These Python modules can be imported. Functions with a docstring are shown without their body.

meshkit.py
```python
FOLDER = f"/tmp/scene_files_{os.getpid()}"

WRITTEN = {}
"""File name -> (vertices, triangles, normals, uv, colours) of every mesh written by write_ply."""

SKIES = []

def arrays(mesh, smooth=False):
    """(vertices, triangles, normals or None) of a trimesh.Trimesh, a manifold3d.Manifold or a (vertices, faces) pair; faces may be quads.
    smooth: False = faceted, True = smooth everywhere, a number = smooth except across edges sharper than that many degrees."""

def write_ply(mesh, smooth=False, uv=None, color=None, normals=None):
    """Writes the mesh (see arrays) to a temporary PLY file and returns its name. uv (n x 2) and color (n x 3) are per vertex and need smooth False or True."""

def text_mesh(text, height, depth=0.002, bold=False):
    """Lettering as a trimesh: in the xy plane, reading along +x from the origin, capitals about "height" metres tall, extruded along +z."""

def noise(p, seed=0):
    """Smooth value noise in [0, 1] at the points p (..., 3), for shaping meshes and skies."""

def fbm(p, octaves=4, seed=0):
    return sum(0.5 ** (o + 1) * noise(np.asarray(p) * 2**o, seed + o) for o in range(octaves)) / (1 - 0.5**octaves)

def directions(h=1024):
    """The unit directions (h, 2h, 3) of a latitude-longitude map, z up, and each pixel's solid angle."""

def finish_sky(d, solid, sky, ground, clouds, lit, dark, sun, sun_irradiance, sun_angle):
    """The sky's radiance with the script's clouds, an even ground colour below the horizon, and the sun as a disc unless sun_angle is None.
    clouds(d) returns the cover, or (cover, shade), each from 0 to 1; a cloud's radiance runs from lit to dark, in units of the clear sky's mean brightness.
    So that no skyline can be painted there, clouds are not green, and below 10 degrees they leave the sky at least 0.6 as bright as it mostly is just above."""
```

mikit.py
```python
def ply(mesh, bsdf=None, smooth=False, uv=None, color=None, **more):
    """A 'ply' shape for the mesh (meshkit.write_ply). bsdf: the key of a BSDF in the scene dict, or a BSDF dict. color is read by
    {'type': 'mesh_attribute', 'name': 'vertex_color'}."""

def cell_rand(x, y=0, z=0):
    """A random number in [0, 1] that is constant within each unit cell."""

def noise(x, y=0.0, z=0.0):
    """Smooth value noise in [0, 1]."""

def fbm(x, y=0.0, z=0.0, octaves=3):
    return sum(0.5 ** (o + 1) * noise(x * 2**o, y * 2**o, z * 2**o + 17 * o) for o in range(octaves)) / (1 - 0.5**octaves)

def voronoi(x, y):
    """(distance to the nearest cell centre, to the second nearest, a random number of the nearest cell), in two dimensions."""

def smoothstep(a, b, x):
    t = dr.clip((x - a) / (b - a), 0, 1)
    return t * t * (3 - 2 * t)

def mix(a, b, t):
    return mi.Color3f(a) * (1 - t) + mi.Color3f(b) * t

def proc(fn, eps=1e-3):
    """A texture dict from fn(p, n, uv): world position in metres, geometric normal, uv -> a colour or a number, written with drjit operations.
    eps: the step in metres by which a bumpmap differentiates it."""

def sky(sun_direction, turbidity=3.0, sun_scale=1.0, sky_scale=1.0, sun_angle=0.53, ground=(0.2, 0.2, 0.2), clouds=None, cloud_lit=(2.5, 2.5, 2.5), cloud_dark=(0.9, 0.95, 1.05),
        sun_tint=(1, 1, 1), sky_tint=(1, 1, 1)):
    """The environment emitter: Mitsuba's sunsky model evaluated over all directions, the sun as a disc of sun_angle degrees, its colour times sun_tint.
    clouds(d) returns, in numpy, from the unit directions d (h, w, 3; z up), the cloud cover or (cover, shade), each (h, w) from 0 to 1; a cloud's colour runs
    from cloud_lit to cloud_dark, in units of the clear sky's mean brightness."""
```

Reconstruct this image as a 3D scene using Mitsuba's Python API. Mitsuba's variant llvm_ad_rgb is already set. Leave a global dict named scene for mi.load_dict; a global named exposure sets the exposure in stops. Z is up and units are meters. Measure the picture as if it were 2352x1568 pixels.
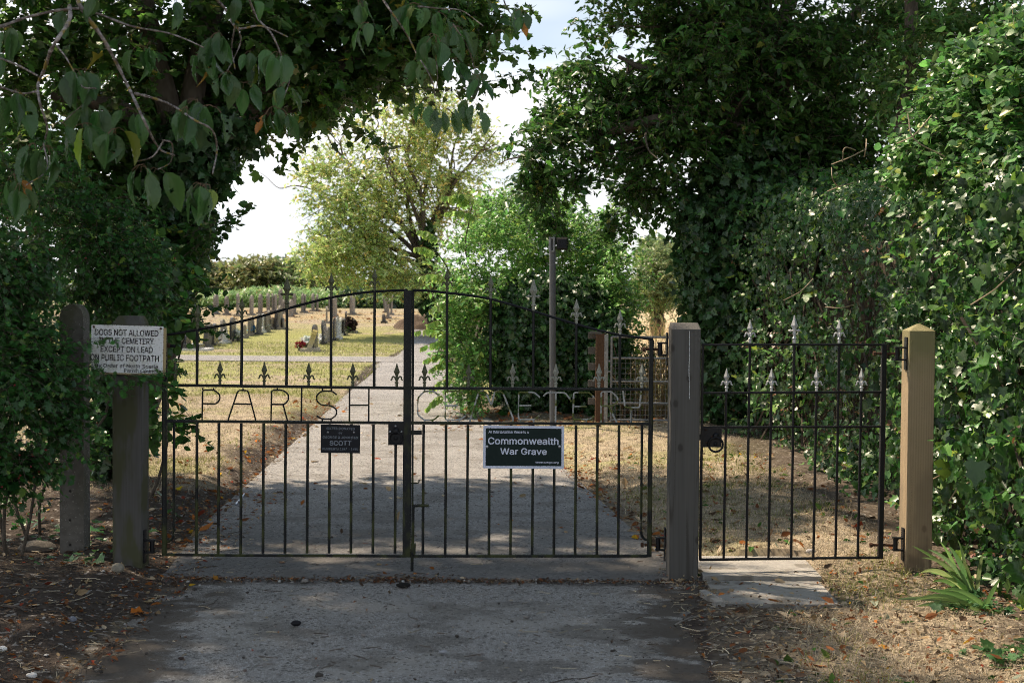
import math
import numpy as np
import drjit as dr
import mitsuba as mi
import trimesh
import manifold3d as m3
from shapely.geometry import Polygon
import mikit
import meshkit
from mikit import ply, proc, noise, fbm, voronoi, cell_rand, smoothstep, mix

# ------------------------------------------------------------------ camera, sky, exposure
F = 3267.0                      # focal length in units of a 2352 px wide picture (about 50 mm)
CAM = np.array([0.0, 0.0, 1.6])
PITCH, ROLL = math.radians(1.82), math.radians(0.42)
fw = np.array([0.0, math.cos(PITCH), -math.sin(PITCH)])
up0 = np.array([0.0, math.sin(PITCH), math.cos(PITCH)])
rt0 = np.array([1.0, 0.0, 0.0])
UPV = up0 * math.cos(ROLL) - rt0 * math.sin(ROLL)
RTV = rt0 * math.cos(ROLL) + up0 * math.sin(ROLL)
T = mi.ScalarTransform4f
scene, labels = {}, {}
scene['camera'] = {
    'type': 'thinlens', 'fov': 2 * math.degrees(math.atan(1176.0 / F)), 'fov_axis': 'x',
    'aperture_radius': 0.0042, 'focus_distance': 8.25, 'near_clip': 0.05, 'far_clip': 3000.0,
    'to_world': T().look_at(origin=CAM.tolist(), target=(CAM + fw).tolist(), up=UPV.tolist())}
SUN = np.array([-0.48, 0.36, 0.84])
SUN /= np.linalg.norm(SUN)


def cloud_cover(d):
    q = d / np.maximum(d[..., 2:3], 0.06)
    n = meshkit.fbm(np.stack([q[..., 0] * 0.55, q[..., 1] * 0.55, q[..., 2] * 0], -1), 5, 3)
    return np.clip(0.36 + 0.66 * np.exp(-d[..., 2] / 0.34) + (n - 0.5) * 1.7, 0.1, 1.0), np.clip((0.46 - n) * 1.2, 0, 0.3)


scene['sky'] = mikit.sky(SUN.tolist(), turbidity=3.0, sun_scale=1.05, sun_angle=1.2, sky_tint=(1.0, 0.92, 0.79), clouds=cloud_cover, cloud_lit=(3.3, 3.32, 3.34), cloud_dark=(1.9, 2.0, 2.1))
exposure = 2.3

# ------------------------------------------------------------------ helpers


def P(X, Y, depth):
    """World point seen at X, Y of the 2352 x 1568 picture at the distance depth along y."""
    d = fw + (X - 1176.0) / F * RTV + (784.0 - Y) / F * UPV
    return CAM + d * (depth / d[1])


def PXM(depth):
    return F / depth


count = {}


def fresh(name):
    n = count.get(name, -1) + 1
    count[name] = n
    return name if n == 0 else f'{name}_{n:03d}'


def tag(k, label=None, category=None, group=None, kind=None):
    d = labels.setdefault(k, {})
    for a, b in (('label', label), ('category', category), ('group', group), ('kind', kind)):
        if b:
            d[a] = b
    return k


def thing(name, label, category, group=None, kind=None):
    return tag(fresh(name), label, category, group, kind)


def part(parent, name, mesh, bsdf, smooth=False, color=None, label=None, kind=None):
    k = fresh(f'{parent}__{name}')
    scene[k] = ply(mesh, bsdf, smooth=smooth, color=color)
    if label or kind:
        tag(k, label, kind=kind)
    return k


def solo(name, mesh, bsdf, label, category, smooth=False, color=None, group=None, kind=None):
    k = fresh(name)
    scene[k] = ply(mesh, bsdf, smooth=smooth, color=color)
    return tag(k, label, category, group, kind)


def cat(meshes):
    vs, fs, n = [], [], 0
    for v, f in meshes:
        vs.append(np.asarray(v, float))
        fs.append(np.asarray(f, int) + n)
        n += len(v)
    return np.vstack(vs), np.vstack(fs)


def tm(mesh):
    if hasattr(mesh, 'to_mesh'):
        m = mesh.to_mesh()
        return np.array(m.vert_properties[:, :3], float), np.array(m.tri_verts, int)
    return np.array(mesh.vertices), np.array(mesh.faces)


def loft(rings, cap=True):
    """Mesh through rings (each n x 3) of equal counts."""
    n = len(rings[0])
    v = np.vstack(rings)
    f = []
    for r in range(len(rings) - 1):
        for i in range(n):
            a, b = r * n + i, r * n + (i + 1) % n
            f += [[a, b, b + n], [a, b + n, a + n]]
    if cap:
        for r, s in ((0, -1), (len(rings) - 1, 1)):
            o = r * n
            for i in range(1, n - 1):
                f.append([o, o + i, o + i + 1][::s])
    return v, np.array(f)


def crect(w, d, c):
    """Rectangle w x d with corners cut by c, counter-clockwise from above."""
    x, y = w / 2, d / 2
    return np.array([[x, -y + c], [x, y - c], [x - c, y], [-x + c, y], [-x, y - c], [-x, -y + c], [-x + c, -y], [x - c, -y]])


def bar(p0, p1, w, d, c=None):
    """Straight bar from p0 to p1; w in the gate's plane, d along y."""
    p0, p1 = np.asarray(p0, float), np.asarray(p1, float)
    t = (p1 - p0) / np.linalg.norm(p1 - p0)
    s = np.cross(np.array([0, 1.0, 0]), t)
    s /= np.linalg.norm(s)
    u = np.cross(t, s)
    q = crect(w, d, min(w, d) * 0.18 if c is None else c)
    ring = q[:, :1] * s + q[:, 1:] * u
    return loft([p0 + ring, p1 + ring])


def box(c, s):
    m = trimesh.creation.box(extents=s)
    return np.array(m.vertices) + np.asarray(c, float), np.array(m.faces)


def tubes(pts, rad, sides=4):
    """Tubes along N polylines pts (N, K, 3) with radii rad (N, K) or broadcastable."""
    pts = np.asarray(pts, float)
    N, K, _ = pts.shape
    rad = np.broadcast_to(np.asarray(rad, float), (N, K))
    t = np.gradient(pts, axis=1)
    t /= np.linalg.norm(t, axis=2, keepdims=True) + 1e-12
    ref = np.where(np.abs(t[:, :1, 2:3]) < 0.8, np.array([0, 0, 1.0]), np.array([1.0, 0.3, 0]))
    a = np.cross(t, np.broadcast_to(ref, t.shape))
    a /= np.linalg.norm(a, axis=2, keepdims=True) + 1e-12
    b = np.cross(t, a)
    ang = np.arange(sides) / sides * 2 * np.pi
    ring = a[:, :, None] * np.cos(ang)[:, None] + b[:, :, None] * np.sin(ang)[:, None]
    v = pts[:, :, None] + ring * rad[:, :, None, None]
    i = np.arange(sides)
    j = (i + 1) % sides
    f = []
    for k in range(K - 1):
        f.append(np.stack([k * sides + i, k * sides + j, (k + 1) * sides + j], 1))
        f.append(np.stack([k * sides + i, (k + 1) * sides + j, (k + 1) * sides + i], 1))
    f = np.vstack(f)
    f = (f[None] + (np.arange(N) * K * sides)[:, None, None]).reshape(-1, 3)
    return v.reshape(-1, 3), f[:, ::-1]


def tube(pts, r, sides=8):
    return tubes(np.asarray(pts, float)[None], np.asarray(r, float)[None] if np.ndim(r) else r, sides)


def curve(ctrl, n=12):
    """Catmull-Rom through the control points."""
    c = np.asarray(ctrl, float)
    c = np.vstack([2 * c[0] - c[1], c, 2 * c[-1] - c[-2]])
    out = []
    m = len(c) - 3
    for k in range(m):
        u = np.linspace(0, 1, n, endpoint=k == m - 1)[:, None]
        a, b, d, e = c[k], c[k + 1], c[k + 2], c[k + 3]
        out.append(0.5 * (2 * b + (d - a) * u + (2 * a - 5 * b + 4 * d - e) * u**2 + (3 * b - a - 3 * d + e) * u**3))
    return np.vstack(out)


def unit(a):
    return a / (np.linalg.norm(a, axis=-1, keepdims=True) + 1e-12)


def rgb(*c):
    return {'type': 'rgb', 'value': list(c)}


# ------------------------------------------------------------------ materials
def principled(color, rough=0.8, spec=0.4, metallic=0.0, **more):
    return {'type': 'twosided', 'bsdf': {'type': 'principled', 'base_color': color, 'roughness': rough, 'specular': spec, 'metallic': metallic, **more}}


VC = {'type': 'mesh_attribute', 'name': 'vertex_color'}

XL = np.array([[-5, -1.85], [5.9, -1.80], [7.9, -1.90], [10, -2.08], [15.8, -2.31], [21.8, -2.57], [28, -2.75], [31.5, -2.9], [33.5, -3.0], [37.5, -3.0], [38.6, -3.0], [52, -3.5], [62, -4.3]])
XR = np.array([[-5, 0.85], [5.9, 0.84], [7.2, 0.90], [7.9, 1.05], [9.5, 0.80], [13, 0.456], [18.7, -0.38], [26.9, -1.23], [34, -1.7], [38, -2.0], [52, -2.75], [62, -3.5]])


def xl(y):
    return np.interp(y, XL[:, 0], XL[:, 1])


def xr(y):
    return np.interp(y, XR[:, 0], XR[:, 1])


def sstep(a, b, x):
    t = np.clip((x - a) / (b - a), 0, 1)
    return t * t * (3 - 2 * t)


def pw(y, table):
    """Piecewise linear in drjit."""
    out = mi.Float(table[0][1])
    for (y0, v0), (y1, v1) in zip(table[:-1], table[1:]):
        t = dr.clip((y - y0) / (y1 - y0), 0, 1)
        out = dr.select(y >= y0, v0 + (v1 - v0) * t, out)
    return out


def ground_color(p, n, uv):
    x, y = p.x, p.y
    big = fbm(x * 0.5, y * 0.5, 0.0, 3)
    mid = fbm(x * 2.2, y * 2.2, 3.0, 4)
    fine = fbm(x * 14, y * 14, 5.0, 3)
    grain = noise(x * 70, y * 70, 1.0)
    straw = mix((0.25, 0.20, 0.138), (0.40, 0.335, 0.245), grain)
    straw = mix(straw, (0.16, 0.128, 0.095), smoothstep(0.50, 0.66, fine) * 0.6)
    green = mix((0.17, 0.20, 0.055), (0.27, 0.27, 0.09), grain)
    far = smoothstep(17, 24, y) * (1 - smoothstep(50, 58, y))
    g = smoothstep(0.44, 0.64, mid * 0.45 + big * 0.55 + far * 0.10 - (1 - far) * 0.05 + 0.06 * smoothstep(22, 26, y) + 0.06 * smoothstep(36, 40, y))
    lawn = mix(straw, green, g * (0.45 + 0.35 * far))
    rust = smoothstep(58, 62, y) * (1 - smoothstep(72, 77, y)) * smoothstep(0.35, 0.6, fine + 0.12)
    lawn = mix(lawn, (0.40, 0.26, 0.17), rust * 0.45 * smoothstep(0.40, 0.55, big))
    field = smoothstep(0.5, 2.5, x) * smoothstep(24, 30, y)
    lawn = mix(lawn, mix((0.44, 0.34, 0.21), (0.54, 0.43, 0.28), grain), field)
    soil = mix((0.032, 0.025, 0.021), (0.085, 0.068, 0.056), fine * 0.6 + grain * 0.4)
    soil = mix(soil, (0.22, 0.20, 0.18), smoothstep(0.80, 0.88, noise(x * 38, y * 38, 9.0)))
    xle = pw(y, [(5.9, -1.80), (7.9, -1.90), (10, -2.08), (15.8, -2.31), (21.8, -2.57), (31.5, -3.2)])
    xre = pw(y, [(5.9, 0.84), (7.9, 1.05), (9.5, 0.80), (13, 0.456), (18.7, -0.38), (26.9, -1.23)])
    j = (mid - 0.5) * 1.1
    left = smoothstep(-0.12, 0.1, xle - x + j * 0.3)
    s_left = left * (1 - smoothstep(10.6, 12.2, y + j * 2.6 + (x - xle) * 0.25))
    s_edge = left * (1 - smoothstep(0.18, 0.62, xle - x + j * 0.5)) * (1 - smoothstep(17, 24, y))
    right = smoothstep(-0.12, 0.1, x - xre + j * 0.3)
    s_right = right * (1 - smoothstep(0.15, 1.3, x - xre + j * 1.3)) * 0.9 * (1 - smoothstep(7.6, 9.5, y)) * 0.9
    s_r2 = right * (1 - smoothstep(0.02, 0.3, x - xre + j * 0.4)) * (1 - smoothstep(14, 20, y)) * 0.7
    s_hedge = smoothstep(2.0, 2.5, x + j * 0.5) * (1 - smoothstep(19, 23, y)) * 0.85
    s_shrub = smoothstep(16.8, 18.0, y + j * 1.2) * (1 - smoothstep(22, 24, y)) * smoothstep(-0.9, -0.2, x) * (1 - smoothstep(1.9, 2.3, x))
    s = dr.maximum(dr.maximum(dr.maximum(s_left, s_edge), dr.maximum(s_right, s_r2)), dr.maximum(s_hedge, s_shrub * 0.8))
    inpath = smoothstep(-0.1, 0.0, x - xle) * smoothstep(-0.1, 0.0, xre - x)
    s = dr.maximum(s, inpath)
    return mix(lawn, soil, dr.clip(s, 0, 1))


def tarmac_color(p, n, uv):
    x, y = p.x, p.y
    f1, f2, c = voronoi(x * 95, y * 95)
    g1 = noise(x * 60, y * 60, 2.0)
    patch = fbm(x * 1.1, y * 1.1, 1.0, 4)
    dirt = smoothstep(0.52, 0.68, fbm(x * 3.2, y * 5.0, 7.0, 4))
    base = mix((0.175, 0.168, 0.162), (0.34, 0.328, 0.318), c * 0.65 + g1 * 0.35)
    base = base * (0.86 + 0.28 * patch)
    base = mix(base, (0.40, 0.39, 0.38), smoothstep(0.93, 0.97, cell_rand(x * 75, y * 75, 4.0)))
    base = mix(base, (0.045, 0.042, 0.04), smoothstep(0.90, 0.95, cell_rand(x * 60 + 7.3, y * 60, 8.0)) * 0.8)
    new = smoothstep(7.9, 7.95, y) * (1 - smoothstep(9.2, 12.5, y + patch * 2))
    base = mix(base, (0.080, 0.077, 0.074), new * 0.62)
    return mix(base, (0.11, 0.097, 0.083), dirt * 0.4)


def drive_color(p, n, uv):
    x, y = p.x, p.y
    f1, f2, c = voronoi(x * 190, y * 190)
    g1 = noise(x * 50, y * 50, 2.0)
    patch = fbm(x * 1.6, y * 2.6, 1.0, 4)
    dirt = smoothstep(0.50, 0.66, fbm(x * 2.6, y * 3.4, 11.0, 5))
    base = mix((0.125, 0.117, 0.109), (0.42, 0.40, 0.378), c * c * 0.7 + g1 * 0.3)
    base = mix(base, (0.31, 0.29, 0.262), smoothstep(0.52, 0.72, patch) * 0.5)
    base = mix(base, (0.40, 0.40, 0.40), smoothstep(0.93, 0.96, cell_rand(x * 120, y * 120, 4.0)))
    base = mix(base, (0.05, 0.047, 0.042), smoothstep(0.90, 0.95, cell_rand(x * 70 + 3.7, y * 70, 5.0)) * 0.8)
    d = dr.minimum(x - pw(y, [(5.9, -1.80), (7.9, -1.90)]), pw(y, [(5.9, 0.84), (7.2, 0.90), (7.9, 1.05)]) - x)
    crumb = smoothstep(0.42, 0.60, fbm(x * 6.5, y * 8.0, 2.0, 4) + 0.34 * (1 - dr.clip(d / 0.55, 0, 1)) - 0.12)
    base = mix(base, (0.085, 0.075, 0.062), dirt * 0.5)
    return mix(base, (0.075, 0.062, 0.050), crumb * smoothstep(0.75, 0.1, d) * 0.9)


def wood_old(p, n, uv):
    s = p.x + p.y * 0.7
    g = fbm(s * 150, p.z * 3.0, p.y * 90, 3)
    c = mix((0.082, 0.078, 0.072), (0.124, 0.118, 0.11), g)
    crack = smoothstep(0.035, 0.0, dr.abs(noise(s * 34, p.z * 0.7, 3.0) - 0.5)) * smoothstep(0.4, 0.6, noise(s * 20, p.z * 1.5, 7.0))
    c = mix(c, (0.05, 0.044, 0.038), crack * 0.7)
    knot = smoothstep(0.1, 0.04, voronoi(s * 5 + 0.3, p.z * 3.3)[0])
    c = mix(c, (0.035, 0.03, 0.026), knot * 0.7)
    moss = smoothstep(0.36, 0.62, fbm(s * 16, p.z * 4.5, 8.0, 4)) * smoothstep(0.4, -0.6, p.x)
    return mix(c, (0.07, 0.072, 0.03), moss * 0.75)


def wood_new(p, n, uv):
    s = p.x * 1.0 + p.y * 0.55
    wob = noise(p.z * 1.6, s * 6, 1.0) * 0.012 + noise(p.z * 5, s * 12, 4.0) * 0.003
    ring = dr.sin((s + wob) * 420 + noise(p.z * 0.8, s * 4, 2.0) * 5)
    g = fbm(s * 300, p.z * 6, 2.0, 2)
    c = mix((0.385, 0.295, 0.185), (0.26, 0.19, 0.115), smoothstep(-0.1, 0.95, ring) * 0.42 + g * 0.35)
    kd, k2, kr = voronoi(s * 6.2 + 0.15, p.z * 4.1 + 0.4)
    knot = smoothstep(0.12, 0.05, kd) * dr.select(kr > 0.72, 1.0, 0.0)
    c = mix(c, (0.12, 0.07, 0.035), knot * 0.8)
    foot = smoothstep(0.62, 0.45, fbm(s * 9, p.z * 5, 3.0, 4) + p.z * 0.9)
    c = mix(c, (0.14, 0.105, 0.07), foot * 0.75)
    blot = smoothstep(0.56, 0.70, fbm(s * 7, p.z * 2.2, 12.0, 4))
    c = mix(c, (0.21, 0.165, 0.11), blot * 0.55)
    crack = smoothstep(0.03, 0.0, dr.abs(noise(s * 26, p.z * 0.5, 5.0) - 0.5)) * smoothstep(0.45, 0.65, noise(s * 18, p.z * 1.1, 9.0))
    c = mix(c, (0.10, 0.065, 0.035), crack * 0.7)
    alg = smoothstep(1.16, 1.42, p.z + 0.12 * fbm(s * 12, p.z * 8, 1.0, 3))
    return mix(c, (0.20, 0.19, 0.085), alg * 0.75)


def concrete_color(p, n, uv):
    g = fbm(p.x * 40, p.y * 40, p.z * 40, 3)
    c = mix((0.10, 0.092, 0.08), (0.19, 0.178, 0.16), g)
    c = mix(c, (0.30, 0.29, 0.27), smoothstep(0.78, 0.84, noise(p.x * 130, p.y * 130, p.z * 130)))
    alg = smoothstep(0.42, 0.65, fbm(p.x * 9, p.y * 9, p.z * 2.4, 4))
    return mix(c, (0.085, 0.088, 0.045), alg * 0.6)


def slab_color(p, n, uv):
    g = fbm(p.x * 55, p.y * 55, 2.0, 3)
    c = mix((0.25, 0.235, 0.215), (0.34, 0.325, 0.30), g)
    d = smoothstep(0.55, 0.72, fbm(p.x * 7, p.y * 9, 4.0, 4))
    return mix(c, (0.10, 0.088, 0.07), d * 0.6)


def iron_color(p, n, uv):
    alg = smoothstep(0.44, 0.66, fbm(p.x * 22, p.y * 30, p.z * 9, 4)) * smoothstep(0.9, 0.2, p.z - 0.35)
    fleck = smoothstep(0.80, 0.86, noise(p.x * 240, p.y * 240, p.z * 160))
    c = mix((0.012, 0.013, 0.014), (0.055, 0.062, 0.018), alg * 0.8)
    return mix(c, (0.09, 0.095, 0.07), fleck * 0.4)


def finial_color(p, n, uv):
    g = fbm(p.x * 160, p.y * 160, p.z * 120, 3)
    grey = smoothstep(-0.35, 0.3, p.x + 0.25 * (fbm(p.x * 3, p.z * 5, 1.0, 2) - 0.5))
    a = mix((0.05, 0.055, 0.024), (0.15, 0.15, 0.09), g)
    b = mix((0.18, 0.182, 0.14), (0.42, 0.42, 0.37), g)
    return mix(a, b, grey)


def sign_white(p, n, uv):
    g = smoothstep(0.50, 0.72, fbm(p.x * 26, p.y * 10, p.z * 14, 4))
    speck = smoothstep(0.74, 0.80, noise(p.x * 150, 1.0, p.z * 150))
    c = mix((0.82, 0.83, 0.84), (0.55, 0.54, 0.46), g * 0.55)
    return mix(c, (0.30, 0.29, 0.2), speck * 0.5)


def bark_color(p, n, uv):
    g = fbm(p.x * 30, p.y * 30, p.z * 9, 4)
    return mix((0.05, 0.04, 0.032), (0.15, 0.125, 0.10), g)


def twig_color(p, n, uv):
    g = fbm(p.x * 60, p.y * 60, p.z * 60, 3)
    c = mix((0.10, 0.08, 0.07), (0.32, 0.29, 0.27), smoothstep(0.3, 0.75, g))
    return mix(c, (0.22, 0.17, 0.05), smoothstep(0.62, 0.72, fbm(p.x * 21 + 5, p.y * 21, p.z * 21, 2)))


def galv_color(p, n, uv):
    f1, f2, c = voronoi(p.x * 40 + p.y * 40, p.z * 40)
    return mix((0.20, 0.205, 0.21), (0.32, 0.325, 0.33), c)


def stone_color(p, n, uv):
    return mix((0.62, 0.62, 0.62), (1.0, 1.0, 1.0), fbm(p.x * 14, p.y * 14, p.z * 14, 3))


scene['mat_ground'] = {'type': 'twosided', 'bsdf': {'type': 'bumpmap', 'arbitrary': proc(lambda p, n, uv: noise(p.x * 55, p.y * 55, 1.0) * 0.6 + noise(p.x * 21, p.y * 21, 4.0), 2e-3), 'scale': 0.012,
                       'bsdf': {'type': 'principled', 'base_color': proc(ground_color), 'roughness': 0.95, 'specular': 0.1}}}
scene['mat_tarmac'] = {'type': 'twosided', 'bsdf': {'type': 'bumpmap', 'arbitrary': proc(lambda p, n, uv: voronoi(p.x * 95, p.y * 95)[0], 1e-3), 'scale': 0.003,
                       'bsdf': {'type': 'principled', 'base_color': proc(tarmac_color), 'roughness': 0.85, 'specular': 0.25}}}
scene['mat_drive'] = {'type': 'twosided', 'bsdf': {'type': 'bumpmap', 'arbitrary': proc(lambda p, n, uv: voronoi(p.x * 110, p.y * 110)[0], 1e-3), 'scale': 0.004,
                      'bsdf': {'type': 'principled', 'base_color': proc(drive_color), 'roughness': 0.85, 'specular': 0.25}}}
scene['mat_wood_old'] = principled(proc(wood_old), 0.85, 0.2)
scene['mat_wood_new'] = principled(proc(wood_new), 0.7, 0.3)
scene['mat_concrete'] = principled(proc(concrete_color), 0.9, 0.2)
scene['mat_slab'] = principled(proc(slab_color), 0.85, 0.25)
scene['mat_iron'] = principled(proc(iron_color), 0.5, 0.25)
scene['mat_iron_clean'] = principled(rgb(0.009, 0.009, 0.011), 0.45, 0.3)
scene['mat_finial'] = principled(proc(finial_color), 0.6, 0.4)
scene['mat_letter'] = principled(proc(lambda p, n, uv: mix(mix((0.26, 0.265, 0.25), (0.50, 0.505, 0.49), fbm(p.x * 60, p.y * 60, p.z * 60, 3)), (0.11, 0.125, 0.03), smoothstep(0.5, 0.62, fbm(p.x * 14, 3.0, p.z * 22, 3)))), 0.6, 0.4)
scene['mat_silver'] = principled(proc(lambda p, n, uv: mix((0.40, 0.405, 0.41), (0.62, 0.62, 0.61), fbm(p.x * 140, p.y * 140, p.z * 140, 2))), 0.38, 0.5, 0.15)
scene['mat_sign_white'] = principled(proc(sign_white), 0.45, 0.4)
scene['mat_print_black'] = principled(rgb(0.013, 0.011, 0.014), 0.6, 0.3)
scene['mat_sign_frame'] = principled(rgb(0.62, 0.66, 0.80), 0.35, 0.5)
scene['mat_sign_green'] = principled(rgb(0.007, 0.019, 0.017), 0.5, 0.2)
scene['mat_plaque'] = principled(rgb(0.008, 0.009, 0.013), 0.5, 0.25)
scene['mat_plaque_text'] = principled(rgb(0.20, 0.23, 0.27), 0.4, 0.5)
scene['mat_steel'] = principled(rgb(0.55, 0.56, 0.58), 0.3, 0.5, 0.8)
scene['mat_rust'] = principled(proc(lambda p, n, uv: mix((0.03, 0.018, 0.012), (0.11, 0.055, 0.032), fbm(p.x * 90, p.y * 90, p.z * 90, 3))), 0.85, 0.2)
scene['mat_bark'] = principled(proc(bark_color), 0.95, 0.1)
scene['mat_twig'] = principled(proc(twig_color), 0.9, 0.15)
scene['mat_galv'] = principled(proc(galv_color), 0.5, 0.5, 0.4)
scene['mat_brown_post'] = principled(proc(lambda p, n, uv: mix((0.065, 0.035, 0.02), (0.11, 0.06, 0.034), fbm(p.x * 90, p.y * 90, p.z * 4, 3))), 0.7, 0.3)
scene['mat_backboard'] = principled(rgb(0.42, 0.33, 0.17), 0.7, 0.2)


def leaf_bsdf(rough, spec, thru):
    """A leaf blade: a waxy face that reflects, and light that comes through from behind."""
    return {'type': 'blendbsdf', 'weight': thru,
            'a': {'type': 'twosided', 'bsdf': {'type': 'principled', 'base_color': VC, 'roughness': rough, 'specular': spec}},
            'b': {'type': 'principledthin', 'base_color': VC, 'roughness': 0.6, 'diff_trans': 2.0, 'eta': 1.45, 'spec_trans': 0.0}}


scene['mat_leaf'] = leaf_bsdf(0.34, 0.6, 0.52)
scene['mat_leaf_gloss'] = leaf_bsdf(0.37, 0.7, 0.40)
scene['mat_dry'] = {'type': 'principledthin', 'base_color': VC, 'roughness': 0.85, 'diff_trans': 0.5, 'eta': 1.3, 'spec_trans': 0.0}
scene['mat_stone'] = principled(VC, 0.85, 0.25)
scene['mat_soil'] = principled(proc(lambda p, n, uv: mix((0.05, 0.036, 0.027), (0.13, 0.095, 0.07), fbm(p.x * 9, p.y * 9, p.z * 9, 4))), 0.95, 0.1)
scene['mat_berry'] = principled(rgb(0.20, 0.015, 0.012), 0.35, 0.5)
scene['mat_stalk'] = principled(rgb(0.12, 0.075, 0.045), 0.7, 0.3)
scene['mat_dry_stem'] = principled(rgb(0.36, 0.28, 0.19), 0.85, 0.2)
scene['mat_pole'] = principled(rgb(0.095, 0.10, 0.108), 0.5, 0.35)
scene['mat_vc'] = principled(VC, 0.85, 0.25)
scene['mat_vc_gloss'] = principled(VC, 0.3, 0.5)

# ------------------------------------------------------------------ ground, paths, slabs


def rise(y):
    return 0.83 * sstep(40, 78, y) + 0.2 * sstep(78, 130, y)


def ground_h(x, y, sheet=True):
    x, y = np.asarray(x, float), np.asarray(y, float)
    z = rise(y)
    dl, dr_ = xl(y) - x, x - xr(y)
    out = np.maximum(dl, dr_)                      # > 0 outside the path
    p = np.stack([x, y, x * 0], -1)
    near = 1 - sstep(24, 34, y)
    bank = 0.11 * sstep(0.05, 0.45, dl) * sstep(8.6, 10.5, y) + 0.05 * sstep(0.0, 0.5, dl) * (1 - sstep(8.0, 10.0, y))
    bank = bank + 0.22 * sstep(0.5, 1.9, dl) * (1 - sstep(7.2, 9.0, y))
    bank = bank + 0.05 * sstep(0.15, 0.6, dr_) * sstep(7.2, 8.6, y)
    lump = (meshkit.fbm(p * 2.1, 4, 5) - 0.5) * 0.10 + (meshkit.fbm(p * 11, 3, 9) - 0.5) * 0.032
    zz = z + near * sstep(-0.02, 0.3, out) * (bank + lump * sstep(0.0, 0.5, out))
    slab = np.minimum(np.minimum(x - 1.07, 1.79 - x), np.minimum(y - 7.33, 8.66 - y))
    zz = np.where(slab > 0, np.minimum(zz, z + 0.012 - 0.03 * sstep(0.0, 0.07, slab)), zz)
    if sheet:
        edge = (meshkit.fbm(p * 5.0, 3, 2) - 0.5) * 0.16
        yc = y - (0.05 * np.sin(x * 1.3) - 0.02 * (x + 6))
        cross = np.minimum(yc - 34.0, 36.9 - yc)
        zz = zz - np.maximum(0.035 * sstep(0.05, -0.06, out + edge) * sstep(64, 60, y), 0.02 * sstep(-0.05, 0.25, cross) * sstep(-1.0, -2.2, x))
    return zz


def grade(a, b, n, c, s):
    """n positions from a to b, dense round c."""
    t0, t1 = math.asinh((a - c) / s), math.asinh((b - c) / s)
    return c + s * np.sinh(np.linspace(t0, t1, n))


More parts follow.
